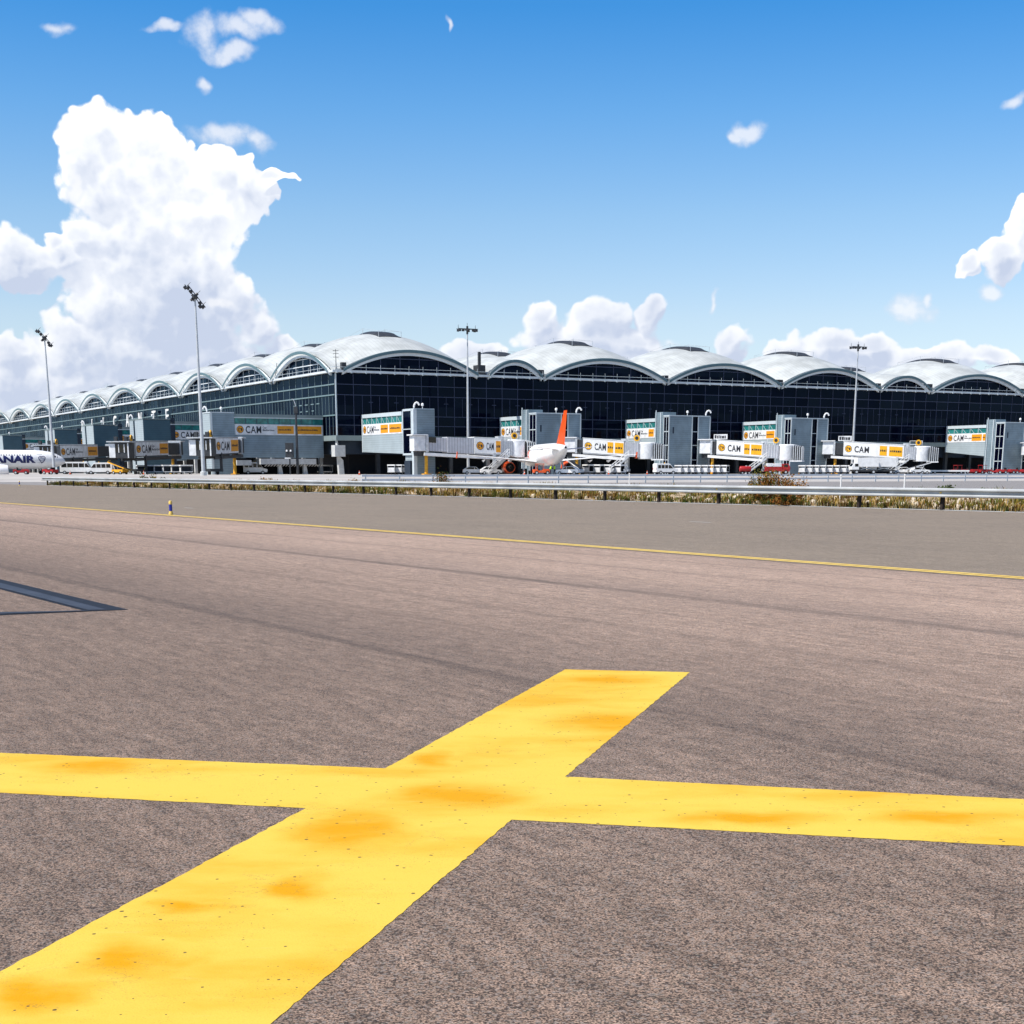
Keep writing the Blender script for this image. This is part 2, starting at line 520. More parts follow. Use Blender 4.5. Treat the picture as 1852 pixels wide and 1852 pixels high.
# ------------------------------------------------------------------ ground
GDIR = Vector((0.54, -0.842, 0)); GN = Vector((0.842, 0.54, 0))       # paving lanes run along GDIR
def paving_mat(name, col, col2, grain=0.5, joints=True, streak=0.5):
    m = bpy.data.materials.new(name); m.use_nodes = True
    t = NT(m.node_tree); b = m.node_tree.nodes['Principled BSDF']
    tcn = t.n('ShaderNodeTexCoord'); ob = tcn.outputs['Object']
    along = t.vmath('DOT_PRODUCT', ob, tuple(GDIR)); across = t.vmath('DOT_PRODUCT', ob, tuple(GN))
    cb = t.n('ShaderNodeCombineXYZ'); t.l(t.math('MULTIPLY', along, 0.06), cb.inputs[0]); t.l(across, cb.inputs[1])
    st = t.noise(cb.outputs[0], 2.2, 6, 0.65)                     # long paver streaks
    st2 = t.noise(cb.outputs[0], 9.0, 4, 0.6)
    blot = t.noise(ob, 0.22, 5, 0.6)
    f = t.math('MULTIPLY_ADD', st, streak, t.math('MULTIPLY_ADD', st2, streak * 0.5, t.math('MULTIPLY', blot, 0.75)))
    f = t.ramp(f, 0.50 + 0.1 * streak, 1.0 + 0.42 * streak)
    base = t.mix(f, c4(col2), c4(col))
    # mid scale combing left by the paver
    cb2 = t.n('ShaderNodeCombineXYZ'); t.l(t.math('MULTIPLY', along, 0.22), cb2.inputs[0]); t.l(across, cb2.inputs[1])
    cmb = t.noise(cb2.outputs[0], 11.0, 4, 0.75)
    iso = t.noise(ob, 9.0, 5, 0.82)
    cmbv = t.math('MULTIPLY', t.ramp(cmb, 0.30, 0.70, 1.0 - 0.30 * grain, 1.0 + 0.20 * grain), t.ramp(iso, 0.32, 0.68, 1.0 - 0.24 * grain, 1.0 + 0.18 * grain))
    # stone grain of the wearing course
    g1 = t.noise(ob, 150, 2, 0.6); g2 = t.noise(ob, 62, 3, 0.7)
    g = t.math('ADD', t.math('MULTIPLY', t.ramp(g1, 0.38, 0.62), 1.35), t.math('MULTIPLY', t.ramp(g2, 0.3, 0.7), 0.45))
    g = t.math('MULTIPLY_ADD', g, grain, 1.0 - grain * 0.9)
    g = t.math('MULTIPLY', g, cmbv)
    gc = t.n('ShaderNodeCombineXYZ')
    for i in range(3): t.l(g, gc.inputs[i])
    base = t.mix(1.0, base, gc.outputs[0], 'MULTIPLY')
    # pale and dark stones
    vo = t.n('ShaderNodeTexVoronoi'); t.l(ob, vo.inputs['Vector']); vo.inputs['Scale'].default_value = 120
    vs_ = t.n('ShaderNodeSeparateColor'); t.l(vo.outputs['Color'], vs_.inputs[0])
    base = t.mix(t.math('MULTIPLY', t.math('GREATER_THAN', vs_.outputs[0], 0.84), 0.55 * grain), base, (0.44, 0.38, 0.34, 1))
    base = t.mix(t.math('MULTIPLY', t.math('LESS_THAN', vs_.outputs[0], 0.24), 0.70 * grain), base, (0.035, 0.03, 0.03, 1))
    base = t.mix(t.math('MULTIPLY', t.math('GREATER_THAN', vs_.outputs[1], 0.90), 0.20 * grain), base, (0.16, 0.20, 0.15, 1))
    if joints:
        wob = t.math('MULTIPLY', t.math('SUBTRACT', t.noise(cb.outputs[0], 6, 3), 0.5), 0.22)
        a2 = t.math('ADD', across, wob)
        for j0, wd, dep in ((5.36, 0.15, 0.32), (10.55, 0.20, 0.40), (8.1, 0.16, 0.16), (9.2, 0.10, 0.12), (13.1, 0.2, 0.20), (0.35, 0.05, 0.2), (14.7, 0.14, 0.20), (6.9, 0.12, 0.10)):
            dd = t.math('ABSOLUTE', t.math('SUBTRACT', a2, j0))
            s = t.ramp(dd, 0.02, wd, 1.0, 0.0)
            s = t.math('MULTIPLY', s, t.math('MULTIPLY_ADD', st, 1.6, -0.25, clamp=True))
            base = t.mix(t.math('MULTIPLY', s, dep * 1.9), base, (0.03, 0.026, 0.027, 1))
        # each lane of the paver has its own tone; one edge of a lane is darker
        ln = t.math('FRACT', t.math('DIVIDE', t.math('SUBTRACT', a2, 5.40), 5.17))
        ed = t.ramp(ln, 0.0, 0.35, 0.0, 1.0)
        ed2 = t.ramp(ln, 0.72, 1.0, 1.0, 0.0)
        ed = t.math('MULTIPLY', ed, t.math('MULTIPLY_ADD', ed2, 0.4, 0.6))
        base = t.mix(t.math('MULTIPLY', t.math('SUBTRACT', 1.0, ed), 0.22), base, (0.07, 0.06, 0.058, 1))
        # base colour ramps smoothly across the lanes, darkest on the camera side
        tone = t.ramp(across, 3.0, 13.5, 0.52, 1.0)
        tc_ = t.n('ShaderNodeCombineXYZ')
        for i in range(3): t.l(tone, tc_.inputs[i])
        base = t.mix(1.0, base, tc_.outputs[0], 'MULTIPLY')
    t.l(base, b.inputs['Base Color'])
    b.inputs['Roughness'].default_value = 0.88
    b.inputs['Specular IOR Level'].default_value = 0.25
    bn = t.n('ShaderNodeBump'); bn.inputs['Strength'].default_value = 0.55; bn.inputs['Distance'].default_value = 0.004
    t.l(t.math('ADD', g1, g2), bn.inputs['Height']); t.l(bn.outputs[0], b.inputs['Normal'])
    return m
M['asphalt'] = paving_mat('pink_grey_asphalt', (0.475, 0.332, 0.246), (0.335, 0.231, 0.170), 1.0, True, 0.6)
M['asphalt2'] = paving_mat('grey_asphalt', (0.230, 0.182, 0.131), (0.166, 0.131, 0.096), 0.72, False, 0.9)
M['asphalt3'] = paving_mat('service_road_asphalt', (0.25, 0.235, 0.225), (0.19, 0.18, 0.172), 0.3, False, 0.7)
M['earth'] = mat('dry_earth', (0.34, 0.27, 0.18), 0.95, 0.1, var=0.3, vscale=0.05)
M['apronc'] = mat('pale_concrete', (0.40, 0.375, 0.345), 0.85, 0.2, var=0.18, vscale=0.08)
M['lineY'] = None

def poly_sheet(name, pts, z, material):
    mb = MB(); mb.add([(p[0], p[1], z) for p in pts], [tuple(range(len(pts)))])
    o = mb.build(name, material, fix=False)
    if o.data.polygons[0].normal.z < 0:
        o.data.flip_normals()
    return kind(o, 'structure')

poly_sheet('ground', [(-6000, -2000), (6000, -2000), (6000, 9000), (-6000, 9000)], -0.03, 'earth')
def lane(mn, s):                        # point at offset mn across, s along the lanes
    p = GN * mn + GDIR * s
    return (p.x, p.y)
YL = 16.25
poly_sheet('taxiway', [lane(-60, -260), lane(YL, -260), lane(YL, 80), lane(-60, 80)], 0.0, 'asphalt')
RA = Vector((-44.85, 142.58, 0)); RB = Vector((16.05, 52.51, 0))
RD = (RB - RA).normalized(); RN = Vector((-RD.y, RD.x, 0))
if RN.y < 0: RN = -RN
def rp(r, w, z=0.0):                    # along the guard rail, w metres behind it
    p = RA + RD * r + RN * w
    return Vector((p.x, p.y, z))
q0 = rp(-200, 0.25); q1 = rp(160, 0.25)
poly_sheet('perimeter_road', [lane(YL, 80), tuple(q1)[:2], tuple(q0)[:2], lane(YL, -260)], 0.0, 'asphalt2')
# service road beyond the verge, out to the apron edge
a0 = bf(-260, -80); a1 = bf(-82, -75); a2 = bf(-44, -126); a3 = bf(330, -126)
q2 = rp(-50, 0.25)
poly_sheet('service_road', [tuple(q2)[:2], tuple(q1)[:2], (330, 60), (a3.x, a3.y), (a2.x, a2.y), (a1.x, a1.y)], -0.004, 'asphalt3')
mb = MB()
xs = [-420, -300, -220, -160, -120, -100, -90, -82, -76, -70, -64, -58, -52, -46, -40, -20, 0, 40, 90, 150, 220, 300, 420]
ws = [-2, 0, 4, 10, 16, 22, 28, 34, 40, 46, 52, 58, 64, 80, 120, 200, 420]
vs = []
for w_ in ws:
    for x_ in xs:
        y_ = apron_edge(x_) + w_
        p = bf(x_, y_); vs.append((p.x, p.y, apron_z(x_, y_) + (-0.03 if w_ < 0 else 0)))
fs = [(j*len(xs)+i, j*len(xs)+i+1, (j+1)*len(xs)+i+1, (j+1)*len(xs)+i) for j in range(len(ws)-1) for i in range(len(xs)-1)]
mb.add(vs, fs)
kind(mb.build('apron', 'apronc'), 'structure')

# painted lines ---------------------------------------------------
# rust orange stains on the cross: centre x, y and half sizes in metres
STAINS = [(-0.634, 5.609, 0.288, 0.414), (-0.737, 4.781, 0.143, 0.190), (-1.101, 4.029, 0.195, 0.198), (-1.299, 3.730, 0.167, 0.172), (0.584, 8.163, 0.476, 0.413), (-0.235, 6.215, 0.367, 0.312), (-2.038, 6.890, 0.351, 0.190), (1.823, 5.818, 0.367, 0.157), (0.974, 5.818, 0.367, 0.137), (-0.401, 7.028, 0.165, 0.253), (0.623, 9.845, 0.494, 0.323), (-1.088, 4.554, 0.146, 0.112), ]
def paint_mat(name, col, col2, speck=0.6, stains=()):
    m = bpy.data.materials.new(name); m.use_nodes = True
    t = NT(m.node_tree); b = m.node_tree.nodes['Principled BSDF']
    tcn = t.n('ShaderNodeTexCoord'); ob = tcn.outputs['Object']
    mp = t.n('ShaderNodeMapping'); t.l(ob, mp.inputs[0])
    mp.inputs['Rotation'].default_value = (0, 0, R(6)); mp.inputs['Scale'].default_value = (0.62, 1.2, 1); mp.inputs['Location'].default_value = (3.1, 1.7, 0)
    n1 = t.noise(mp.outputs[0], 1.15, 5, 0.55)
    n2 = t.noise(mp.outputs[0], 5.0, 6, 0.65)
    f = t.math('MULTIPLY_ADD', n2, 0.20, n1)
    f = t.ramp(f, 0.54, 0.84, 0.0, 0.75 if stains else 1.0)
    wv = t.n('ShaderNodeTexNoise'); t.l(ob, wv.inputs['Vector']); wv.inputs['Scale'].default_value = 3.2; wv.inputs['Detail'].default_value = 5
    pw = t.vmath('ADD', ob, t.vmath('MULTIPLY', t.vmath('SUBTRACT', wv.outputs['Color'], (0.5, 0.5, 0.5)), (0.42, 0.30, 0.0)))
    for (cx, cy, rx, ry) in stains:
        dd = t.vmath('LENGTH', t.vmath('MULTIPLY', t.vmath('SUBTRACT', pw, (cx, cy, 0.0)), (1 / (rx * 1.15), 1 / (ry * 1.25), 0.0)))
        sv = t.math('MULTIPLY', t.ramp(dd, 0.0, 1.15, 1.0, 0.0), t.math('MULTIPLY_ADD', n2, 1.5, 0.32))
        f = t.math('MAXIMUM', f, sv)
    f = t.math('MINIMUM', f, 1.0)
    base = t.mix(f, c4(col), c4(col2))
    mp2 = t.n('ShaderNodeMapping'); t.l(ob, mp2.inputs[0]); mp2.inputs['Rotation'].default_value = (0, 0, R(12)); mp2.inputs['Scale'].default_value = (0.5, 2.4, 1)
    sc = t.noise(mp2.outputs[0], 9, 5, 0.7)
    base = t.mix(t.ramp(sc, 0.55, 0.8, 0, 0.35), base, (0.62, 0.47, 0.12, 1))
    fine = t.noise(ob, 120, 3, 0.7)
    base = t.mix(t.ramp(fine, 0.5, 0.75, 0, 0.25 * speck), base, (0.50, 0.30, 0.02, 1))
    vo = t.n('ShaderNodeTexVoronoi'); t.l(ob, vo.inputs['Vector']); vo.inputs['Scale'].default_value = 34
    vc = t.n('ShaderNodeSeparateColor'); t.l(vo.outputs['Color'], vc.inputs[0])
    spot = t.math('MULTIPLY', t.math('LESS_THAN', vo.outputs['Distance'], t.math('MULTIPLY', t.math('POWER', vc.outputs[1], 3.0), 0.26)), t.math('GREATER_THAN', vc.outputs[0], 0.52))
    base = t.mix(t.math('MULTIPLY', spot, 0.95 * speck), base, (0.07, 0.055, 0.03, 1))
    # asphalt grain telling through thin paint, in patches, and hairline wear
    thin = t.math('MULTIPLY', t.ramp(t.noise(ob, 150, 2, 0.6), 0.60, 0.70), t.ramp(t.noise(ob, 2.6, 4, 0.7), 0.42, 0.70, 0.16, 0.95))
    base = t.mix(t.math('MULTIPLY', thin, speck), base, (0.24, 0.155, 0.04, 1))
    hair = t.math('LESS_THAN', t.math('ABSOLUTE', t.math('SUBTRACT', t.noise(ob, 5.5, 6, 0.6), 0.5)), 0.0030)
    base = t.mix(t.math('MULTIPLY', t.math('MULTIPLY', hair, t.ramp(t.noise(ob, 1.7, 3), 0.5, 0.65)), 0.55 * speck), base, (0.16, 0.11, 0.05, 1))
    t.l(base, b.inputs['Base Color'])
    b.inputs['Roughness'].default_value = 0.7; b.inputs['Specular IOR Level'].default_value = 0.12
    bn = t.n('ShaderNodeBump'); bn.inputs['Strength'].default_value = 0.3; bn.inputs['Distance'].default_value = 0.003
    t.l(fine, bn.inputs['Height']); t.l(bn.outputs[0], b.inputs['Normal'])
    return m
M['yellow'] = paint_mat('worn_yellow_paint', (0.61, 0.435, 0.062), (0.56, 0.27, 0.0012), 1.0, STAINS)
M['yellowline'] = paint_mat('thin_yellow_paint', (0.74, 0.52, 0.12), (0.66, 0.42, 0.08), 0.3)
M['blackpaint'] = mat('blackened_paint', (0.030, 0.033, 0.042), 0.55, 0.5, var=0.45, vscale=2.5)
M['blackedge'] = mat('black_paint_edge', (0.008, 0.008, 0.010), 0.6, 0.3, var=0.3, vscale=5)

def ragged(pts, step=0.03, amp=0.004):
    """outline with a slightly uneven painted edge"""
    out = []
    for i in range(len(pts)):
        a = Vector(pts[i]); b = Vector(pts[(i + 1) % len(pts)])
        d = b - a; n = max(1, int(d.length / step)); nn = Vector((-d.y, d.x)).normalized()
        n = min(n, 320)
        for k in range(n):
            p = a + d * (k / n)
            if k: p += nn * random.uniform(-amp, amp)
            out.append((p.x, p.y))
    return out
# broad yellow cross: the crossing of two bands, one outline
A = lambda l, r: (l, r)
cross = [(-2.30, 1.15), (-1.47, 3.918), (-0.879, 5.979), (-2.287, 6.282), (-6.5, 7.12), (-6.83, 8.04), (-2.609, 7.215), (-0.612, 6.823), (0.384, 10.382),
         (1.270, 10.235), (0.2495, 6.629), (2.241, 6.149), (6.2, 5.22), (5.9, 4.40), (1.961, 5.338), (-0.002, 5.769), (-0.627, 3.519), (-1.33, 1.0)]
poly_sheet('yellow_cross_marking', ragged(cross), 0.0016, 'yellow')
# double thin yellow edge line
for k, (o0, o1) in enumerate(((-0.17, -0.055), (0.035, 0.145))):
    poly_sheet('yellow_edge_line', [lane(YL + o0, -200), lane(YL + o1, -200), lane(YL + o1, 60), lane(YL + o0, 60)], 0.008, 'yellowline')
poly_sheet('edge_line_underlay', [lane(YL - 0.30, -200), lane(YL + 0.22, -200), lane(YL + 0.22, 60), lane(YL - 0.30, 60)], 0.004, 'asphalt2')
# blackened arrow head at the left
tip = Vector((-3.965, 14.976)); l1 = Vector((-6.768, 19.251)); l2 = Vector((-6.201, 17.611)); inn = Vector((-4.40, 14.88)); l3 = Vector((-5.32, 14.68)); l4 = Vector((-5.089, 14.391))
def ext(a, b, k): return a + (b - a) * k
P1_ = ext(tip, l1, 3.0); P2_ = ext(inn, l2, 3.9)
P3_ = inn + (l3 - inn) * 6.0; P4_ = tip + (l4 - tip) * 5.6
arrow = [tip, P1_, P2_, inn, P3_, P4_]
poly_sheet('black_arrow_marking', [tuple(p) for p in arrow], 0.004, 'blackedge')
def inset_band(a0_, a1_, b0_, b1_, k0=0.22, k1=0.82):
    return [tuple(a0_ + (b0_ - a0_) * k0), tuple(a1_ + (b1_ - a1_) * k0), tuple(a1_ + (b1_ - a1_) * k1), tuple(a0_ + (b0_ - a0_) * k1)]
poly_sheet('black_arrow_fill', inset_band(tip + (inn - tip) * 0.3, P1_, inn, P2_, 0.26, 0.86), 0.008, 'blackpaint')
poly_sheet('black_arrow_fill', inset_band(inn, P3_, tip + (l4 - tip) * 0.28, P4_, 0.25, 0.70), 0.008, 'blackpaint')
# short pale dashes on the perimeter road
for (x, y, w_) in ((-12.4, 56.5, 0.35), (5.25, 41.0, 0.38), (-43, 97, 0.5)):
    d = GDIR * 0.45; n_ = GN * 0.04; c_ = Vector((x, y, 0))
    pts = [c_ - d - n_, c_ + d - n_, c_ + d + n_, c_ - d + n_]
    poly_sheet('road_dash', [(p.x, p.y) for p in pts], 0.005, 'offwhite')

# ------------------------------------------------------------------ terminal
BX, BY = 224.0, 396.0
E0 = 20.9
term = thing('terminal_building', 'long dark glass airport terminal with white vaulted dome roofs and white wall letters', 'terminal', BF0, BANG)
# body -----------------------------------------------------------
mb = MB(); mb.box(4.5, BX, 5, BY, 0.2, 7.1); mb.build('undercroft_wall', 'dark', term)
mb = MB(); mb.box(-0.35, BX, -0.35, 1.5, 7.2, 8.2); mb.box(-0.35, 1.5, 1.5, BY, 7.2, 8.2); mb.box(1.5, BX, 1.5, BY, 7.25, 8.1); mb.build('floor_slab', 'slab', term)
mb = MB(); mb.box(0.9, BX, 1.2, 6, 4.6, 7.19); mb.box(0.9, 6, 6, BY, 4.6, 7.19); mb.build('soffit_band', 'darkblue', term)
cw = MB().box(0.0, BX, 0.0, 0.35, 8.2, 20.2).build('curtain_wall', 'glass', term)
mb = MB()
x = 3.7
while x < BX:
    mb.box(x - 0.06, x + 0.06, -0.07, 0.02, 8.2, 20.2); x += 3.72
x = 3.7 - 1.86
while x < BX:
    mb.box(x - 0.04, x + 0.04, -0.05, 0.02, 12.1, 15.9); x += 3.72
for z in (10.2, 12.1, 16.0, 18.0): mb.box(0.0, BX, -0.10, 0.02, z - 0.07, z + 0.07)
# opened vents and blinds behind the panes
for i in range(26):
    x = 6 + i * 5.58
    mb.box(x + 0.9, x + 1.9, -0.04, 0.02, 14.6, 14.72)
mb.build('mullion_grid', 'mullion', cw)
cwl = MB().box(0.0, 0.35, 0.36, BY, 8.2, 20.2).build('curtain_wall', 'glass', term)
mb = MB()
y = 1.86
k = 0
for z in (12.1, 16.0, 18.0): mb.box(-0.18, -0.165, 0.36, BY, z - 0.12, z + 0.12)
while y < BY:
    if k % 2: mb.box(-0.07, 0.02, y - 0.06, y + 0.06, 8.2, 20.2)
    else: mb.box(-0.05, 0.02, y - 0.04, y + 0.04, 8.2, 16.0)
    y += 1.86; k += 1
for z in (12.1, 16.0, 18.0): mb.box(-0.16, 0.02, 0.36, BY, z - 0.11, z + 0.11)
for i, y in enumerate((9, 12.2, 15.6, 19, 22.4)):
    mb.box(-0.08, 0.02, y, y + 1.6, 14.5, 14.7)
    if i: mb.box(-0.08, 0.02, y, y + 1.2, 13.2, 13.4)
mb.build('mullion_grid', 'mullteal', cwl)
MB().box(-0.14, 0.10, -0.14, 0.10, 7.2, 20.2).build('corner_post', 'trim', term)
mb = MB(); mb.box(-1.0, BX, -1.0, 0.5, 20.2, 20.62); mb.box(-1.0, 0.5, 0.5, BY, 20.2, 20.62); mb.build('gutter', 'gutter', term)
mb = MB()
x = 0.0
while x < BX:
    mb.tube((x, -0.9, 20.62), (x, -0.9, 21.75), 0.035, n=5)
    mb.box(x - 0.25, x + 0.05, -1.12, -0.99, 20.05, 20.4); x += 3.1
y = 3.0
while y < BY:
    mb.tube((-0.9, y, 20.62), (-0.9, y, 21.7), 0.03, n=4); y += 3.1
for z in (21.2,):
    mb.tube((-0.9, -0.9, z), (BX, -0.9, z), 0.045, n=5)
    mb.tube((-0.9, -0.9, z), (-0.9, BY, z), 0.045, n=5)
mb.build('roof_railing', 'trim', term)
MB().box(0.5, BX, 0.5, BY, 20.2, 20.58).build('flat_roof', 'roofslab', term)

# vaults ---------------------------------------------------------
def vault(x0, x1, y0, y1, a, b, ofront, oleft, skylight=True, rim=True):
    cx, cy = (x0 + x1) / 2, (y0 + y1) / 2
    hx, hy = (x1 - x0) / 2, (y1 - y0) / 2
    def zz(x, y):
        p = max(-1, min(1, (x - cx) / hx)); q = max(-1, min(1, (y - cy) / hy))
        return E0 + a * (1 - p * p) + b * (1 - q * q)
    xa = x0 - (1.3 if oleft else 0); ya = y0 - (1.3 if ofront else 0)
    def fn(s, t):
        x = xa + (x1 - xa) * s; y = ya + (y1 - ya) * t
        return (x, y, zz(x, y))
    rv = MB().slab(fn, 36, 36, 0.5).build('roof_vault', 'roof', term, smooth=True)
    if skylight:
        def fs_(s, t):
            p = -0.17 + 0.34 * s; q = -0.50 + 1.0 * t
            x = cx + p * hx; y = cy + q * hy
            ed = min(1, 6 * min(s, 1 - s)) * min(1, 8 * min(t, 1 - t))
            return (x, y, zz(x, y) + 0.10 + 0.42 * ed)
        MB().slab(fs_, 14, 24, 0.3).build('skylight', 'darkmetal', rv, smooth=True)
        mb = MB()
        for s in (0, 1):
            for t in (0.0, 0.5, 1.0):
                p = fs_(s, t); mb.tube((p[0], p[1], p[2] - 0.2), (p[0], p[1], p[2] + 1.15), 0.05, n=5)
        for (qa, qb) in (((0, 0), (0, 0.5)), ((0, 0.5), (0, 1)), ((1, 0), (1, 0.5)), ((1, 0.5), (1, 1)), ((0, 0), (1, 0)), ((0, 1), (1, 1))):
            p = fs_(*qa); q = fs_(*qb); mb.tube((p[0], p[1], p[2] + 1.1), (q[0], q[1], q[2] + 1.1), 0.022, n=4)
        mb.build('safety_rail', 'steel', rv)
    N = 40
    if ofront and rim:
        pts = []
        mbw = MB(); mbr = MB(); mbm = MB(); mbf = MB()
        top = []
        for i in range(N + 1):
            x = x0 + (x1 - x0) * i / N
            top.append((x, zz(x, y0 - 1) - 0.52))
        sec = []
        for (x, z) in top: sec.append([(x, -0.75, z - 0.62), (x, -0.30, z - 0.62), (x, -0.30, z - 0.02), (x, -0.75, z - 0.02)])
        mbr.loft(sec); mbr.build('arch_rim', 'rim', rv)
        sec = [[(x, -1.36, z + 0.44), (x, -1.305, z + 0.50), (x, -1.305, z - 0.10), (x, -1.36, z - 0.06)] for (x, z) in top]
        mbf.loft(sec); mbf.build('arch_fascia', 'fascia', rv)
        pl = [(x, z) for (x, z) in top if z - 0.3 > 20.63]
        out = [(pl[0][0], 20.6)] + pl + [(pl[-1][0], 20.6)]
        aw = mbw.prism(out, 1, 0.10, 0.30).build('arch_window', 'glass', rv)
        n = max(3, int((x1 - x0) / 3.9))
        for i in range(1, n):
            x = x0 + (x1 - x0) * i / n
            mbm.box(x - 0.07, x + 0.07, 0.0, 0.12, 20.6, zz(x, y0 - 1) - 0.9)
        hw = hx * math.sqrt(max(0, 1 - (23.2 - E0 + 0.9) / a)) if a > 3.3 else 0
        if not hw: mbm.box(cx - hx * 0.72, cx + hx * 0.72, 0.02, 0.14, 21.3, 21.4)
        if hw: mbm.box(cx - hw, cx + hw, 0.02, 0.14, 23.1, 23.25)
        mbm.build('arch_mullion', 'mullion', aw)
    if oleft and rim:
        top = []
        for i in range(N + 1):
            y = y0 + (y1 - y0) * i / N
            top.append((y, zz(x0 - 1, y) - 0.52))
        sec = [[(-0.75, y, z - 0.72), (-0.30, y, z - 0.72), (-0.30, y, z - 0.02), (-0.75, y, z - 0.02)] for (y, z) in top]
        MB().loft(sec).build('arch_rim', 'rim', rv)
        sec = [[(-1.36, y, z + 0.44), (-1.305, y, z + 0.50), (-1.305, y, z - 0.10), (-1.36, y, z - 0.06)] for (y, z) in top]
        MB().loft(sec).build('arch_fascia', 'fascia', rv)
        pl = [(y, z) for (y, z) in top if z - 0.3 > 20.63]
        out = [(pl[0][0], 20.6)] + pl + [(pl[-1][0], 20.6)]
        aw = MB().prism(out, 0, 0.10, 0.30).build('arch_window', 'glass', rv)
        mbm = MB()
        n = max(3, int((y1 - y0) / 3.9))
        for i in range(1, n):
            y = y0 + (y1 - y0) * i / n
            mbm.box(0.0, 0.12, y - 0.06, y + 0.06, 20.6, zz(x0 - 1, y) - 0.95)
        for z in (22.3, 23.7):
            hw = hy * math.sqrt(max(0, 1 - (z - E0 + 0.95) / b))
            mbm.box(-0.05, 0.13, cy - hw, cy + hw, z - 0.09, z + 0.09)
        mbm.build('arch_mullion', 'gutter', aw)
    return rv

AX, BYR = 4.05, 4.35
big = [(1.2, 31.0), (47.0, 78.0), (78.6, 110.0), (110.6, 140.2), (157.6, 189.0), (189.6, 221.0)]
for i, (xa, xb) in enumerate(big):
    vault(xa, xb, 1.2, 34.4, AX, BYR, True, i == 0)
for (xa, xb) in ((33.6, 46.3), (141.0, 156.8)):
    vault(xa, xb, 1.2, 26.0, 3.0, 1.2, True, False, skylight=False)
left = [(36.3, 68.4), (70.4, 104.4), (106.8, 143.0), (144.0, 183.0), (184.0, 221.0), (223.4, 261.0), (264.2, 304.0), (306.6, 347.0), (350.0, 390.0)]
for (ya, yb) in left:
    vault(1.2, 31.0, ya, yb, BYR, AX, False, True)
for i, (xa, xb) in enumerate(big[1:]):
    vault(xa, xb, 36.3, 68.4, AX, BYR, False, False)
# roof plant and aerials between the vaults
mb = MB()
for (xa, xb, h_) in ((31.6, 33.2, 2.0), (45.9, 47.2, 1.5), (78.0, 79.0, 1.3), (109.6, 111.2, 1.3), (139.8, 141.2, 1.3), (156.4, 158.0, 1.6), (188.7, 190.0, 1.3)):
    MB().box(xa, xb, -0.2, 2.2, 20.6, 20.6 + h_).build('rooftop_unit', 'darkmetal', term)
def aerial(x, y, h_, cross=True):
    mb = MB(); mb.tube((x, y, 20.6), (x, y, 20.6 + h_), 0.10, 0.05, 6)
    if cross:
        for z in (0.62, 0.78, 0.92):
            mb.tube((x - 0.5, y + 0.27, 20.6 + h_ * z), (x + 0.5, y - 0.27, 20.6 + h_ * z), 0.05, n=5)
    mb.build('aerial', 'darkmetal', term)
aerial(0.3, 0.3, 4.0)
MB().box(1.2, 2.1, -0.6, 0.4, 20.6, 22.1).build('rooftop_unit', 'darkmetal', term)
aerial(0.3, 34.5, 3.4, False); aerial(0.5, 36.0, 2.2, False); aerial(0.5, 69.2, 2.6, False); aerial(0.3, 105.4, 2.4, False)
mb = MB(); mb.box(31.6, 32.1, -0.3, 0.2, 20.6, 25.2); mb.build('vent_stack', 'darkmetal', term)
# columns under the slab
for i in range(28):
    x = 0.7 + i * 8.2
    if x > BX: break
    mb = MB()
    mb.prism([(x - 0.35, 0.4), (x + 0.75, 0.4), (x + 0.55, 3.4), (x - 0.2, 4.2), (x - 0.55, 7.2), (x - 0.75, 7.2)] if i == 0 else [(x - 0.4, 0.4), (x + 0.4, 0.4), (x + 0.4, 7.2), (x - 0.4, 7.2)], 1, 0.2, 1.0)
    mb.build('column', 'concrete' if i == 0 else 'darkmetal', term)
for i in range(1, 40):
    y = 1.0 + i * 9.8
    MB().box(0.2, 0.9, y - 0.4, y + 0.4, 0.4, 7.2).build('column', 'concrete', term)
MB().box(-0.9, 1.3, -0.9, 1.0, 4.1, 6.3).build('column_head', 'concrete', term)
# ALICANTE in white standing letters on the left facade
words = 'ALICANTE'
ypos = [219.0, 204.5, 190.0, 175.5, 160.4, 146.0, 131.6, 118.2]
for ch, yy in zip(words, ypos):
    g = text_geo(ch, 5.0, 0.06, 1.05)
    w_ = max(p[0] for p in g[0])
    mb = MB()
    put_text(mb, g, (-0.75, yy + w_ / 2, 13.9), (0, -1, 0), (0, 0, 1))
    vs_ = [(p[0] - 0.25, p[1], p[2]) for p in mb.v]; n_ = len(mb.v)
    base_f = list(mb.f)
    mb.v += vs_; mb.f += [tuple(i + n_ for i in f) for f in base_f]
    o = mb.build('letter', 'white', term, fix=False)
    o['label'] = 'white standing letter ' + ch + ' on the glass wall'

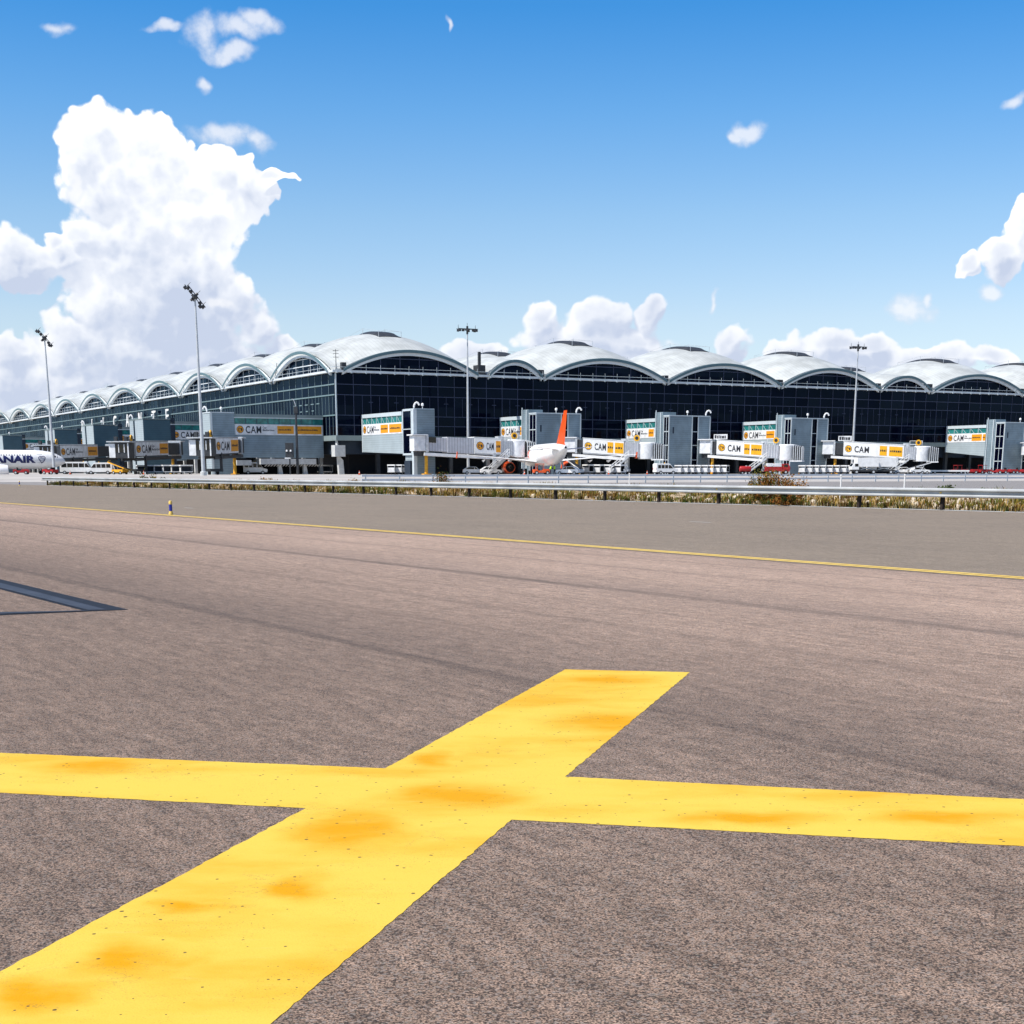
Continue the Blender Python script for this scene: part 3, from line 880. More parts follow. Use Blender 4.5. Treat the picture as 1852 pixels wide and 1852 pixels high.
# ------------------------------------------------------------------ advertising panels (white, round emblem, CAM, two orange fields)
def advert(parent, O, ex, ez, Wd, Ht, cuts=((0.62, 0.74), (0.77, 0.99)), col='orange', part='advert_panel', squeeze=1.0, tone='white2', lk=1.0, wide=1.0):
    """flat panel fixed on a wall; O lower left corner seen from outside, ex along, ez up"""
    O = Vector(O); ex = Vector(ex).normalized(); ez = Vector(ez).normalized(); n = ex.cross(ez)
    def quad(mb, a0, a1, b0, b1, off, th=0.02):
        c = [O + ex * a + ez * b + n * o for o in (off - th, off) for b in (b0, b1) for a in (a0, a1)]
        mb.add([tuple(p) for p in c], [(0,2,3,1),(4,5,7,6),(0,1,5,4),(2,6,7,3),(0,4,6,2),(1,3,7,5)])
    mb = MB(); quad(mb, 0, Wd, 0, Ht, 0.06, 0.06)
    pn = mb.build(part, tone, parent)
    r = Ht * (0.36 if lk == 1.0 else 0.28)
    cx = r * squeeze + Ht * 0.12; cy = Ht * 0.5
    def disc(mb, rr, off, n_=20, a0=0, a1=2 * math.pi, r0=0.0):
        vs = []; fs = []
        for i in range(n_ + 1):
            a = a0 + (a1 - a0) * i / n_
            for q in (r0, rr):
                vs.append(tuple(O + ex * (cx + q * squeeze * math.cos(a)) + ez * (cy + q * math.sin(a)) + n * off))
        for i in range(n_): fs.append((2*i, 2*i+1, 2*i+3, 2*i+2))
        mb.add(vs, fs)
    mb = MB(); disc(mb, r, 0.075); em = mb.build('emblem', col, pn, fix=False)
    mb = MB(); disc(mb, r, 0.085, 20, 0, 2 * math.pi, r * 0.88)
    disc(mb, r * 0.62, 0.085, 10, 2.0, 4.6, r * 0.44); disc(mb, r * 0.62, 0.085, 8, -0.9, 0.8, r * 0.2)
    disc(mb, r * 0.3, 0.085, 8, 1.0, 3.0, 0.0)
    mb.build('emblem_mark', 'ink', pn, fix=False)
    k = min(1.0, Wd / (Ht * 4.2))
    g = text_geo('CAM', Ht * 0.94 * lk, 0.016 * Ht, 0.78 * k * wide, 1.12)
    x0 = cx + r * squeeze + Ht * 0.20
    mb = MB(); put_text(mb, g, O + ex * x0 + ez * (Ht * (0.5 - 0.33 * lk)) + n * 0.075, ex, ez)
    w1 = max(p[0] for p in g[0])
    if Wd > x0 + w1 + Ht * 0.5:
        g2 = text_geo('Caja\nMediterráneo', Ht * 0.26, 0.004 * Ht, 0.85 * k * wide)
        w2 = max(p[0] for p in g2[0])
        if x0 + w1 + Ht * 0.15 + w2 < Wd * (cuts[0][0] if cuts else 1.0) + 0.2:
            put_text(mb, g2, O + ex * (x0 + w1 + Ht * 0.15) + ez * (Ht * 0.62) + n * 0.075, ex, ez)
    mb.build('lettering', 'ink', pn, fix=False)
    for (c0, c1) in cuts:
        mb = MB(); quad(mb, Wd * c0, Wd * c1, Ht * 0.12, Ht * 0.88, 0.08, 0.02)
        mb.build('colour_field', col, pn)
        mb = MB(); L_ = Wd * (c1 - c0)
        random.seed(int(c0 * 100))
        a = Wd * c0 + L_ * 0.08
        while a < Wd * c1 - L_ * 0.14:                             # a line of small illegible print
            w_ = Ht * random.uniform(0.06, 0.16)
            quad(mb, a, min(a + w_, Wd * c1 - L_ * 0.08), Ht * 0.44, Ht * random.uniform(0.54, 0.60), 0.095, 0.01); a += w_ + Ht * 0.05
        mb.build('small_print', 'ink', pn)
    return pn

# ------------------------------------------------------------------ fixed walkways with their boarding towers
WK = 'fixed walkways and boarding towers along the terminal'
def tower_lamp(t, p, d):
    mb = MB()
    pts = []
    for i in range(7):
        a = math.pi * i / 7
        pts.append((p[0] + d[0] * 0.55 * (1 - math.cos(a)), p[1] + d[1] * 0.55 * (1 - math.cos(a)), p[2] + 0.9 * math.sin(a) + 0.2))
    mb.tube((p[0], p[1], p[2]), pts[0], 0.10); mb.path(pts, 0.17, 8)
    mb.build('curved_lamp', 'white', t)
def dome_camera(t, p):
    mb = MB(); mb.tube(p, (p[0], p[1], p[2] + 0.5), 0.06); mb.lathe([(0.05, 0.45), (0.24, 0.55), (0.26, 0.85), (0.1, 1.0)], 10, 2, p)
    mb.build('dome_camera', 'white', t)

def right_walkway(t0, Ll, Lt, fw, label, cuts, zb0, zb1, small=False):
    """local frame = building axes; the link runs out along -y from the facade, its left wall at x=0"""
    t = thing('fixed_walkway', label, 'walkway', bf(t0, 0, 0.0), BANG, WK)
    Wd = 4.2 if small else 5.0
    # lower cladding with a sloping underside
    mb = MB()
    y0, y1 = -0.4, -Ll
    pts = [(y0, zb0), (y1, zb1), (y1, 8.2), (y0, 8.2)]
    mb.prism(pts, 0, 0.0, Wd); mb.build('wall_cladding', 'cladlite', t)
    MB().prism([(y0, 8.2), (y1, 8.2), (y1, 10.3), (y0, 10.3)], 0, 0.03, Wd - 0.03).build('panel_backing', 'trim', t)
    gb = MB().prism([(y0, 10.3), (y1, 10.3), (y1, 11.5), (y0, 11.5)], 0, 0.06, Wd - 0.06).build('glass_band', 'glass_teal', t)
    mb = MB()
    n = max(2, int(Ll / 2.4))
    for i in range(n + 1):
        y = y0 + (y1 - y0) * i / n
        mb.box(-0.02, 0.05, y - 0.06, y + 0.06, 10.3, 11.5)
        if i < n:   # raked inner struts seen through the band
            y2 = y0 + (y1 - y0) * (i + 0.45) / n
            mb.add([(0.045, y, 11.45), (0.045, y - 0.14, 11.45), (0.045, y2 - 0.14, 10.35), (0.045, y2, 10.35)], [(0, 1, 2, 3)])
    mb.build('glass_band_frame', 'trim', gb, fix=False)
    mb = MB(); mb.box(-0.12, Wd + 0.12, y1, y0, 11.5, 12.2); mb.build('roof_edge', 'trim', t)
    MB().box(-0.06, 0.30, y0 - 0.35, y0 - 0.0, zb0 - 0.05, 12.1).build('end_post', 'trim', t)
    advert(t, (0.02, y0 - 0.5, 8.22), (0, -1, 0), (0, 0, 1), -y1 + y0 - 0.6, 2.05, cuts, 'orange', squeeze=1.0)
    # tower
    yf = -Lt
    if small:
        mb = MB(); mb.box(0.12, fw, yf + 0.12, y1 - 0.02, 4.4, 12.35); mb.build('tower_core', 'glass', t)
        mb = MB()
        for (z0, z1) in ((4.2, 4.55), (8.85, 9.0), (12.2, 12.5)): mb.box(0.0, 0.14, yf + 0.6, y1 - 0.02, z0, z1)
        for y in (y1 - 0.2, yf + 0.95): mb.box(0.0, 0.14, y - 0.15, y + 0.15, 4.2, 12.5)
        mb.build('glass_frame', 'trim', t)
        MB().box(0.02, 0.7, yf, yf + 0.8, 0.5, 12.5).build('corner_column', 'trim', t)
        MB().box(0.72, fw, yf, yf + 0.8, 0.5, 12.5).build('front_cladding', 'clad', t)
        MB().box(0.3, fw - 0.2, yf + 0.85, y1 - 0.6, 0.4, 4.35).build('base_room', 'cladlite', t)
        mb = MB(); mb.box(0.2, fw, yf + 0.1, y1, 12.36, 12.6); mb.build('tower_roof', 'trim', t)
        mb = MB(); mb.box(-0.2, 0.25, yf + 1.2, y1 - 1.2, 0.4, 3.2); mb.build('base_door', 'darkblue', t)
    else:
        yp = y1 - 2.9
        mb = MB(); mb.box(-0.15, 3.2, yp, y1, 0.4, 13.4); mb.build('lift_shaft', 'clad', t)
        MB().tube((-0.3, yp + 0.5, 0.4), (-0.3, yp + 0.5, 13.3), 0.14).build('downpipe', 'trim', t); MB().tube((-0.3, y1 - 0.6, 0.4), (-0.3, y1 - 0.6, 13.8), 0.10).build('downpipe', 'trim', t)
        mb = MB(); mb.box(0.1, fw - 0.1, yf + 0.3, yp - 0.02, 0.4, 12.3); mb.build('tower_core', 'glass', t)
        mb = MB()
        for z in (0.6, 3.6, 6.6, 9.4, 12.4): mb.box(0.0, 0.12, yf + 0.1, yp - 0.02, z - 0.08, z + 0.08)
        for y in (yp - 0.12, yf + 0.15): mb.box(0.0, 0.14, y - 0.11, y + 0.11, 0.4, 12.5)
        mb.box(0.02, 0.1, (yp + yf) / 2 - 0.05, (yp + yf) / 2 + 0.05, 0.4, 12.4)
        mb.build('glass_frame', 'trim', t)
        a = fw * 0.56; b_ = fw * 0.71
        MB().box(0.10, a, yf, yf + 0.28, 0.4, 12.45).build('front_cladding', 'clad', t)
        MB().box(b_, fw, yf, yf + 0.28, 0.4, 12.45).build('front_cladding', 'clad', t)
        MB().box(fw - 0.09, fw - 0.01, yf + 0.29, yp, 0.4, 12.4).build('side_cladding', 'clad', t)
        mb = MB()
        for x in (0.0, a, b_, fw): mb.box(x - 0.11, x + 0.11, yf - 0.06, yf - 0.005, 0.4, 12.5)
        for z in (3.6, 6.6, 9.4): mb.box(a + 0.12, b_ - 0.12, yf + 0.1, yf + 0.28, z - 0.07, z + 0.07)
        mb.build('front_trim', 'trim', t)
        MB().box(-0.05, fw + 0.05, yf - 0.05, yp, 12.5, 12.72).build('tower_roof', 'trim', t)
        mb = MB(); mb.box(0.9, 1.25, yf - 0.02, yf, 9.0, 10.3); mb.build('wall_louvre', 'darkblue', t)
    zr = 12.72 if not small else 12.6
    if small: tower_lamp(t, (0.6, yf + 0.9, zr), (0.8, -0.5)); dome_camera(t, (2.3, yf + 0.8, zr))
    else: tower_lamp(t, (fw - 0.7, yf + 0.6, zr), (0.9, -0.5)); dome_camera(t, (fw * 0.47, yf + 0.5, zr))
    return t

FULL = ((0.565, 0.725), (0.76, 1.0))
right_walkway(5.2, 19.8, 24.8, 4.4, 'short walkway with a narrow glass sided tower, nearest the dark corner of the terminal', ((0.47, 0.66), (0.69, 0.99)), 5.0, 4.5, True)
right_walkway(36.5, 9.9, 15.8, 10.4, 'grey cladded tower and short walkway standing right behind the orange tail fin', ((0.93, 1.0),), 4.6, 4.4)
right_walkway(67.8, 12.1, 17.2, 10.5, 'grey cladded tower and walkway next right from the orange tail fin', ((0.78, 0.96),), 4.8, 4.4)
right_walkway(99.8, 12.6, 17.9, 10.3, 'grey cladded tower and walkway directly left of the rightmost light mast', ((0.72, 0.97),), 4.9, 4.4)
right_walkway(163.5, 13.6, 19.4, 11.6, 'grey cladded tower and walkway cut by the right edge of the photo', ((0.645, 0.905), (0.93, 1.0)), 5.9, 4.8)

def left_walkway(t0, Ll, Lt, dep, label, cuts, first=False):
    """the link runs out along -x from the left facade, its camera side at y=0"""
    t = thing('fixed_walkway', label, 'walkway', bf(0, t0, 0.0), BANG, WK)
    Wd = 4.6
    x0, x1 = -0.4, -Ll
    MB().box(x1, x0, 0.0, Wd, 3.9, 8.25).build('wall_cladding', 'clad', t)
    MB().box(x1, x0, 0.03, Wd - 0.03, 8.25, 10.3).build('panel_backing', 'trim', t)
    gb = MB().box(x1, x0, 0.06, Wd - 0.06, 10.3, 11.6).build('glass_band', 'glass_teal', t)
    mb = MB()
    n = int(Ll / 2.3)
    for i in range(n + 1):
        x = x0 + (x1 - x0) * i / n; mb.box(x - 0.05, x + 0.05, -0.02, 0.05, 10.3, 11.6)
    mb.build('glass_band_frame', 'mullion', gb)
    MB().box(x1, x0, -0.12, Wd + 0.12, 11.6, 12.2).build('roof_edge', 'slab', t)
    MB().box(x1, x0, -0.16, 0.02, 11.42, 11.6).build('roof_trim', 'trim', t)
    advert(t, (x1 + 0.15, -0.02, 8.27), (1, 0, 0), (0, 0, 1), Ll - 0.75, 2.0, cuts, 'orange')
    xt = -Lt
    if first:
        MB().box(xt, x1 - 0.02, -0.1, dep, 0.5, 12.3).build('tower_core', 'clad', t)
        MB().box(xt - 0.08, xt - 0.01, 0.3, dep, 0.5, 12.2).build('side_cladding', 'cladlite', t)
        MB().box(xt - 0.12, x1, -0.16, dep + 0.1, 12.3, 12.5).build('tower_roof', 'trim', t)
        MB().box(xt - 0.1, xt + 0.25, -0.18, -0.1, 0.5, 12.3).build('corner_trim', 'trim', t)
        # canopy over the baggage road beneath the link
        MB().box(x1 + 4.8, x0 - 2.0, -0.9, Wd, 2.6, 3.7).build('canopy_edge', 'concrete', t)
        MB().box(x1 - 0.1, x1 + 2.9, -0.9, Wd, 2.4, 3.4).build('canopy_edge', 'concrete', t)
        mb = MB()
        x = x1 + 6
        while x < x0 - 0.3:
            mb.add([(x, -0.6, 2.55), (x + 0.28, -0.6, 2.55), (x + 0.28, 0.6, 2.2), (x, 0.6, 2.2)], [(0, 1, 2, 3)]); x += 0.62
        mb.build('canopy_slats', 'white2', t)
        for x in (x1 + 9.3, x1 + 14.6):
            mb = MB(); mb.prism([(x - 0.45, 0.3), (x + 0.55, 0.3), (x + 0.35, 1.4), (x + 0.15, 2.5), (x - 0.45, 2.5)], 1, 0.2, 0.9)
            mb.build('column', 'concrete', t)
        MB().box(x1, x0, 4.0, 5.4, 0.3, 3.8).build('rear_wall', 'dark', t)
    else:
        MB().box(xt + 0.1, x1 - 0.02, 0.0, dep - 0.1, 0.5, 12.4).build('tower_core', 'darkglassclad', t)
        MB().box(xt, xt + 0.09, 0.05, dep * 0.60, 0.5, 12.45).build('side_cladding', 'cladlite', t)
        MB().box(xt + 0.02, xt + 0.09, dep * 0.60 + 0.02, dep * 0.72, 0.5, 12.4).build('side_glass', 'glass', t)
        MB().box(xt, xt + 0.09, dep * 0.72 + 0.02, dep, 0.5, 12.45).build('side_cladding', 'cladlite', t)
        MB().box(xt - 0.05, x1 + 0.1, -0.06, dep, 12.5, 12.7).build('tower_roof', 'slab', t)
        MB().box(x1, x1 + 1.0, -0.12, 1.0, 0.5, 12.9).build('lift_shaft', 'darkblue', t)
    tower_lamp(t, (xt + 0.6, dep - 0.8, 12.5 if first else 12.7), (-0.6, 0.5))
    dome_camera(t, (xt + 2.4, 0.8, 12.5 if first else 12.7))
    return t
M['darkglassclad'] = mat('dark_teal_cladding', (0.05, 0.105, 0.135), 0.45, 0.4, var=0.12, vscale=0.4, ribs=(2, 0.42, 0.2))
left_walkway(6.5, 18.9, 23.6, 5.0, 'walkway with a long advertising band standing left of the terminal corner on white columns', ((0.475, 0.665), (0.69, 0.99)), True)
for t0, dep, lab in ((55.5, 11.8, 'dark teal tower and walkway on the left side below the letters N and T'),
                     (103.5, 13.0, 'dark teal tower and walkway on the left side below the letters L, I and C'),
                     (150.5, 13.0, 'dark teal tower and walkway rising behind the leftmost light mast'),
                     (232.5, 14.0, 'distant dark teal tower above the white aircraft with blue lettering')):
    left_walkway(t0, 17.8, 24.0, dep, lab, ((0.80, 0.99),))

# ------------------------------------------------------------------ movable passenger bridges
PB = 'movable passenger bridges beside the towers'
def bridge(label, rot, cab, z0, z1, side, f0, f1, cuts, col, dark=False, cabkind='round', stairs=True, sign=False, grey_to=None):
    r = Vector((rot[0], rot[1], 0)); c = Vector((cab[0], cab[1], 0))
    d = c - r; L = d.length; ang = math.atan2(d.y, d.x)
    g0 = gz(r.x, r.y)
    t = thing('passenger_bridge', label, 'boarding bridge', (r.x, r.y, g0), ang, PB)
    z0 -= g0; z1 -= g0
    def zf(x): return z0 + (z1 - z0) * x / L
    pale = 'offwhite'
    # rotunda
    mb = MB(); mb.box(-1.3, 1.0, -1.25, 1.25, z0, z0 + 2.75); mb.build('rotunda', 'darkmetal' if dark else 'white2', t, bevel=0.08)
    MB().box(-1.7, 1.35, -1.6, 1.6, z0 + 2.78, z0 + 2.98).build('rotunda_roof', 'white2', t)
    mb = MB(); mb.box(1.02, 1.45, -1.5, 1.5, z0 - 0.2, z0 + 2.9); mb.build('rotunda_frame', 'steel', t)
    mb = MB(); mb.lathe([(0.9, z0 - 0.9), (1.0, z0 - 0.02)], 12); mb.build('rotunda_base', 'darkmetal', t)
    # sections
    xa, xb, xc, xe = 1.5, f0 * L, f1 * L, L - 1.6
    h = 2.9
    MB().sbox(xa, xb - 0.02, -1.25, 1.25, zf(xa) + 0.1, zf(xa) + 2.55, zf(xb) + 0.1, zf(xb) + 2.55).build('inner_tunnel', 'darkmetal' if (dark or not grey_to) else 'ribbed', t)
    if grey_to:
        xm = grey_to * L
        MB().sbox(xm, xb + 0.02, -1.4, 1.4, zf(xm) - 0.05, zf(xm) + 2.75, zf(xb) - 0.05, zf(xb) + 2.75).build('middle_tunnel', 'ribbed', t)
        MB().sbox(xa + 0.1, xm - 2.2, -1.35, 1.35, zf(xa) + 1.6, zf(xa) + 2.6, zf(xm - 2) + 1.6, zf(xm - 2) + 2.6).build('tunnel_window', 'winglass', t)
    MB().sbox(xb, xc, -1.55, 1.55, zf(xb) - 0.1, zf(xb) + h, zf(xc) - 0.1, zf(xc) + h).build('outer_tunnel', 'darkmetal' if dark else pale, t)
    MB().sbox(xb - 0.1, xc + 0.1, -1.62, 1.62, zf(xb) + h, zf(xb) + h + 0.14, zf(xc) + h, zf(xc) + h + 0.14).build('tunnel_roof', 'steel' if dark else 'white2', t)
    tail = MB().sbox(xc + 0.02, xe, -1.5, 1.5, zf(xc), zf(xc) + 2.7, zf(xe), zf(xe) + 2.7).build('end_tunnel', 'darkmetal' if dark else 'ribbed', t)
    mb = MB()
    n = 6
    for i in range(n):
        x = xc + 0.3 + (xe - xc - 0.6) * i / (n - 1)
        for s in (-1, 1): mb.box(x - 0.06, x + 0.06, s * 1.5 - (0.08 if s < 0 else 0), s * 1.5 + (0.08 if s > 0 else 0), zf(x) - 0.05, zf(x) + 2.8)
    mb.build('rib', 'steel', tail)
    # advertising panel on the side that shows
    Wd = xc - xb; sl = (zf(xc) - zf(xb)) / Wd
    if side < 0: advert(t, (xb, -1.56, zf(xb) + 0.12), (1, 0, sl), (0, 0, 1), Wd, h - 0.2, cuts, col, tone='white', lk=0.72)
    else: advert(t, (xc, 1.56, zf(xc) + 0.12), (-1, 0, -sl), (0, 0, 1), Wd, h - 0.2, cuts, col, tone='white2', lk=0.85, squeeze=2.0, wide=1.7)
    # beam, column, drive unit
    bx0, bx1 = 0.03 * L, min(f1 + 0.03, 0.9) * L
    for s in (-1, 1):
        mb = MB(); mb.sbox(bx0, bx1, s * 1.35 - 0.16, s * 1.35 + 0.16, zf(bx0) - 0.78, zf(bx0) - 0.25, zf(bx1) - 0.85, zf(bx1) - 0.32); mb.build('lower_beam', 'darkmetal' if dark else 'white', t)
    xcol = 0.075 * L
    mb = MB(); mb.tube((xcol, 0, -0.02), (xcol, 0, zf(xcol) - 0.3), 0.34, 0.30, 12); mb.box(xcol - 0.7, xcol + 0.7, -0.7, 0.7, -0.05, 0.18)
    mb.build('support_column', 'yellowcol', t)
    xw = 0.73 * L
    du = MB()
    for s in (-1, 1):
        du.box(xw - 0.3, xw + 0.3, s * 1.5 - 0.2, s * 1.5 + 0.2, 0.9, zf(xw) + 0.3)
    du.box(xw - 0.5, xw + 0.5, -1.7, 1.7, 0.55, 1.05)
    du = du.build('drive_unit', 'darkmetal' if dark else 'offwhite', t)
    for s in (-1, 1):
        MB().tube((xw, s * 0.75 - 0.2, 0.48), (xw, s * 0.75 + 0.2, 0.48), 0.48, None, 14).build('wheel', 'black', du)
    # cab
    zc = z1
    if cabkind == 'round':
        cb = MB().lathe([(1.75, zc - 0.25), (1.8, zc), (1.8, zc + 2.8), (1.6, zc + 3.0)], 20, 2, (L - 0.3, 0, 0)).build('cab', 'white2', t, smooth=True)
        mb = MB()
        for k in range(5):
            x = L + 1.35 + k * 0.42
            mb.prism([(-1.7, zc - 0.25), (1.7, zc - 0.25), (1.7, zc + 2.7 - 0.1 * k), (0.9, zc + 3.0 - 0.1 * k), (-0.9, zc + 3.0 - 0.1 * k), (-1.7, zc + 2.7 - 0.1 * k)], 0, x, x + 0.14)
        mb.build('bellows_rib', 'steel', t)
        MB().prism([(-1.55, zc - 0.1), (1.55, zc - 0.1), (1.55, zc + 2.4), (0.8, zc + 2.7), (-0.8, zc + 2.7), (-1.55, zc + 2.4)], 0, L + 1.3, L + 3.0).build('canopy', 'darkmetal', t)
        MB().box(L + 0.8, L + 3.3, -1.9, 1.9, zc - 0.5, zc - 0.27).build('cab_floor', 'white2', t)
    else:
        cb = MB().sbox(L - 1.7, L + 1.7, -1.95, 1.95, zc - 0.2, zc + 2.75, zc - 0.2, zc + 2.6).build('cab', 'darkmetal', t)
        MB().box(L - 1.9, L + 2.2, -2.3, 2.3, zc + 2.78, zc + 2.98).build('cab_roof', 'steel', t)
        MB().box(L + 1.72, L + 1.8, -1.95, -0.75, zc - 0.15, zc + 2.5).build('cab_panel', 'white2', t); MB().box(L + 1.72, L + 1.9, 1.75, 1.95, zc - 0.2, zc + 2.6).build('cab_edge', 'white2', t)
        MB().box(L + 1.71, L + 1.76, -0.70, 1.7, zc + 0.9, zc + 2.3).build('cab_window', 'winglass', t)
        [MB().box(L + 1.76, L + 1.82, q, q + 0.15, zc + 0.8, zc + 2.4).build('window_bar', 'white2', t) for q in (-0.1, 1.0)]
        for s in (-1.1, 0.9):
            MB().box(L - 0.5, L + 0.3, s - 0.3, s + 0.3, zc + 2.99, zc + 3.9).build('roof_unit', 'darkmetal', t)
    # service stair on the visible side
    if stairs:
        s = side
        x0s, x1s = f1 * L - 3.4, f1 * L + 1.1
        yb0, yb1 = s * 2.0, s * 3.0
        mb = MB()
        n = 14
        zt = zf(x1s) + 0.05
        for i in range(n):
            a = i / n; x = x0s + (x1s - x0s) * a
            mb.box(x, x + 0.32, min(yb0, yb1), max(yb0, yb1), zt * a + 0.1, zt * a + 0.16)
        for y in (yb0, yb1):
            mb.prism([(x0s, 0.0), (x0s + 0.5, 0.0), (x1s, zt - 0.3), (x1s, zt)], 1, y - 0.03, y + 0.03)
        st = mb.build('service_stair', 'steel', t)
        mb = MB()
        for y in (yb0, yb1):
            for dz in (0.55, 1.05): mb.tube((x0s + 0.2, y, dz + 0.1), (x1s, y, zt + dz), 0.045, n=5)
            for i in range(6):
                a = i / 5; x = x0s + 0.2 + (x1s - x0s - 0.2) * a; mb.tube((x, y, zt * a), (x, y, zt * a + 1.15), 0.04, n=5)
        mb.build('handrail', 'white2', st)
        MB().box(x1s, x1s + 1.3, min(s * 1.56, yb1), max(s * 1.56, yb1), zt - 0.1, zt).build('stair_landing', 'steel', t)
    # roof gear
    xg = min(f1 + 0.10, 0.9) * L
    mb = MB()
    yy = side * 0.9
    for k in (0, 1.3, 2.6): mb.tube((xg - 0.9 + k, yy, zf(xg) + 2.7), (xg - 0.9 + k, yy, zf(xg) + 4.0), 0.06)
    for z in (3.2, 3.95): mb.tube((xg - 0.9, yy, zf(xg) + z), (xg + 1.7, yy, zf(xg) + z), 0.05)
    mb.build('roof_rail', 'white2' if not dark else 'darkmetal', t)
    mb = MB(); mb.lathe([(0.0, -0.1), (0.62, -0.1), (0.62, 0.1), (0.0, 0.1)], 16)
    mb.xf(Matrix.Translation((xg + 0.9, yy + side * 0.2, zf(xg) + 3.6)) @ Matrix.Rotation(math.pi / 2, 4, 'X'))
    rd = mb.build('round_marker', 'amber', t)
    mb = MB(); mb.lathe([(0.20, -0.14), (0.34, -0.14), (0.34, 0.14), (0.20, 0.14)], 12)
    mb.xf(Matrix.Translation((xg + 0.9, yy + side * 0.2, zf(xg) + 3.6)) @ Matrix.Rotation(math.pi / 2, 4, 'X'))
    mb.build('marker_ring', 'ink', rd)
    MB().box(xg - 2.3, xg - 1.1, -0.7, 0.7, zf(xg) + 2.72, zf(xg) + 3.5).build('air_unit', 'darkmetal' if dark else 'steel', t)
    if sign:
        x0g = 0.10 * L; yy = side * 1.45
        sb = MB().box(x0g, x0g + 2.9, yy - 0.05, yy + 0.05, zf(x0g) + 3.0, zf(x0g) + 4.05).build('roof_sign', 'white2', t)
        mb = MB(); random.seed(len(label))
        x = x0g + 0.2
        while x < x0g + 2.6:
            w_ = random.uniform(0.2, 0.5); mb.box(x, min(x + w_, x0g + 2.7), yy + side * 0.055, yy + side * 0.075, zf(x0g) + 3.2, zf(x0g) + random.uniform(3.7, 3.9)); x += w_ + 0.12
        mb.build('sign_print', 'ink', sb)
    return t
bridge('grey ribbed bridge with its cab against the left side of the orange tailed aircraft', (-17.3, 275), (1.0, 283.0), 4.9, 4.1, -1, 0.53, 0.80, ((0.80, 0.98),), 'orange', grey_to=0.26)
bridge('white advertising bridge just right of the orange tail fin', (12.0, 302), (27.4, 299), 5.0, 3.9, -1, 0.17, 0.70, ((0.60, 0.74), (0.78, 0.99)), 'amber')
bridge('white advertising bridge behind the brown bush, between the third and fourth towers', (41.4, 316), (57.6, 310.5), 4.9, 3.7, -1, 0.14, 0.71, ((0.60, 0.72), (0.75, 0.98)), 'amber', sign=True)
bridge('rightmost white advertising bridge, in front of the right light mast', (70.5, 331), (90.2, 326), 4.9, 3.6, -1, 0.16, 0.80, ((0.60, 0.72), (0.755, 0.975)), 'amber', sign=True)
bridge('bridge rotunda cut by the right edge of the photo', (124.0, 357.5), (144, 353), 5.0, 3.6, -1, 0.16, 0.78, ((0.6, 0.72), (0.755, 0.975)), 'amber')
bridge('dark cabbed bridge left of the tall left mast pointing toward the camera', (-53.4, 288), (-54.6, 262.5), 4.7, 4.1, 1, 0.20, 0.88, ((0.66, 0.99),), 'orange', True, 'box', False)
bridge('dark bridge with a white and orange panel below the letter N', (-74.6, 330), (-76.9, 293), 4.8, 4.0, 1, 0.30, 0.90, ((0.72, 0.99),), 'orange', True, 'box', False)
bridge('dark bridge with white and orange panel behind the nose of the white aircraft', (-101.4, 378), (-102.6, 327), 4.9, 3.9, 1, 0.36, 0.90, ((0.72, 0.99),), 'orange', True, 'box', False)

# ------------------------------------------------------------------ light masts
def mast(x, y, label, tilt, H0=28.0):
    g = gz(x, y)
    t = thing('light_mast', label, 'light mast', (x, y, g), BANG if tilt else 0.2, 'tall light masts on the apron')
    H_ = H0 - g
    mb = MB(); mb.tube((0, 0, -0.05), (0, 0, H_ * 0.5), 0.30, 0.22, 14); mb.tube((0, 0, H_ * 0.5), (0, 0, H_ - 1.2), 0.22, 0.12, 14); mb.build('pole', 'pole', t, smooth=True)
    MB().lathe([(0.5, -0.05), (0.5, 0.5), (0.42, 0.6)], 14).build('base_collar', 'concrete', t)
    R_ = Matrix.Translation((0, 0, H_ - 1.0)) @ Matrix.Rotation(tilt, 4, 'Y') @ Matrix.Rotation(0.25, 4, 'Z')
    mb = MB()
    mb.box(-2.1, 2.1, -0.60, -0.50, 0.0, 0.10); mb.box(-2.1, 2.1, 0.50, 0.60, 0.0, 0.10)
    mb.box(-0.3, 0.3, -0.6, 0.6, -0.22, 0.12); mb.tube((0, 0, -0.9), (0, 0, 0.6), 0.22)
    mb.xf(R_); mb.build('head_frame', 'darkmetal', t)
    for k, (px, py) in enumerate(((-1.8, -0.55), (-1.1, -0.55), (1.1, -0.55), (1.8, -0.55), (-1.8, 0.55), (1.8, 0.55), (-0.2, -0.75), (0.5, 0.7))):
        mb = MB(); mb.prism([(-0.25, -0.42), (0.25, -0.42), (0.19, -0.02), (-0.19, -0.02)], 1, -0.17, 0.17)
        mb.xf(R_ @ Matrix.Translation((px, py * 1.0, -0.02)) @ Matrix.Rotation(0.5 if py < 0 else -0.5, 4, 'X'))
        mb.build('floodlight', 'darkmetal', t)
    mb = MB()
    for px in (-1.85, 1.85): mb.tube((px, 0.2, 0.1), (px, 0.2, 0.85), 0.06, 0.03, 6); 
    mb.tube((0, 0, 0.5), (0, 0, 1.2), 0.04, n=6)
    mb.xf(R_); mb.build('lightning_rod', 'darkmetal', t)
    return t
mast(-92.7, 300, 'leftmost light mast, over the white aircraft, with a tilted lamp head', 0.8)
mast(-47.9, 230, 'tallest looking light mast in front of the left facade with tilted lamp head', 0.8)
mast(-8.86, 300, 'light mast with a level head left of the orange tail fin', 0.0, 29.6)
mast(79.3, 346, 'light mast with a level head at the right above the rightmost white bridge', 0.0, 29.9)

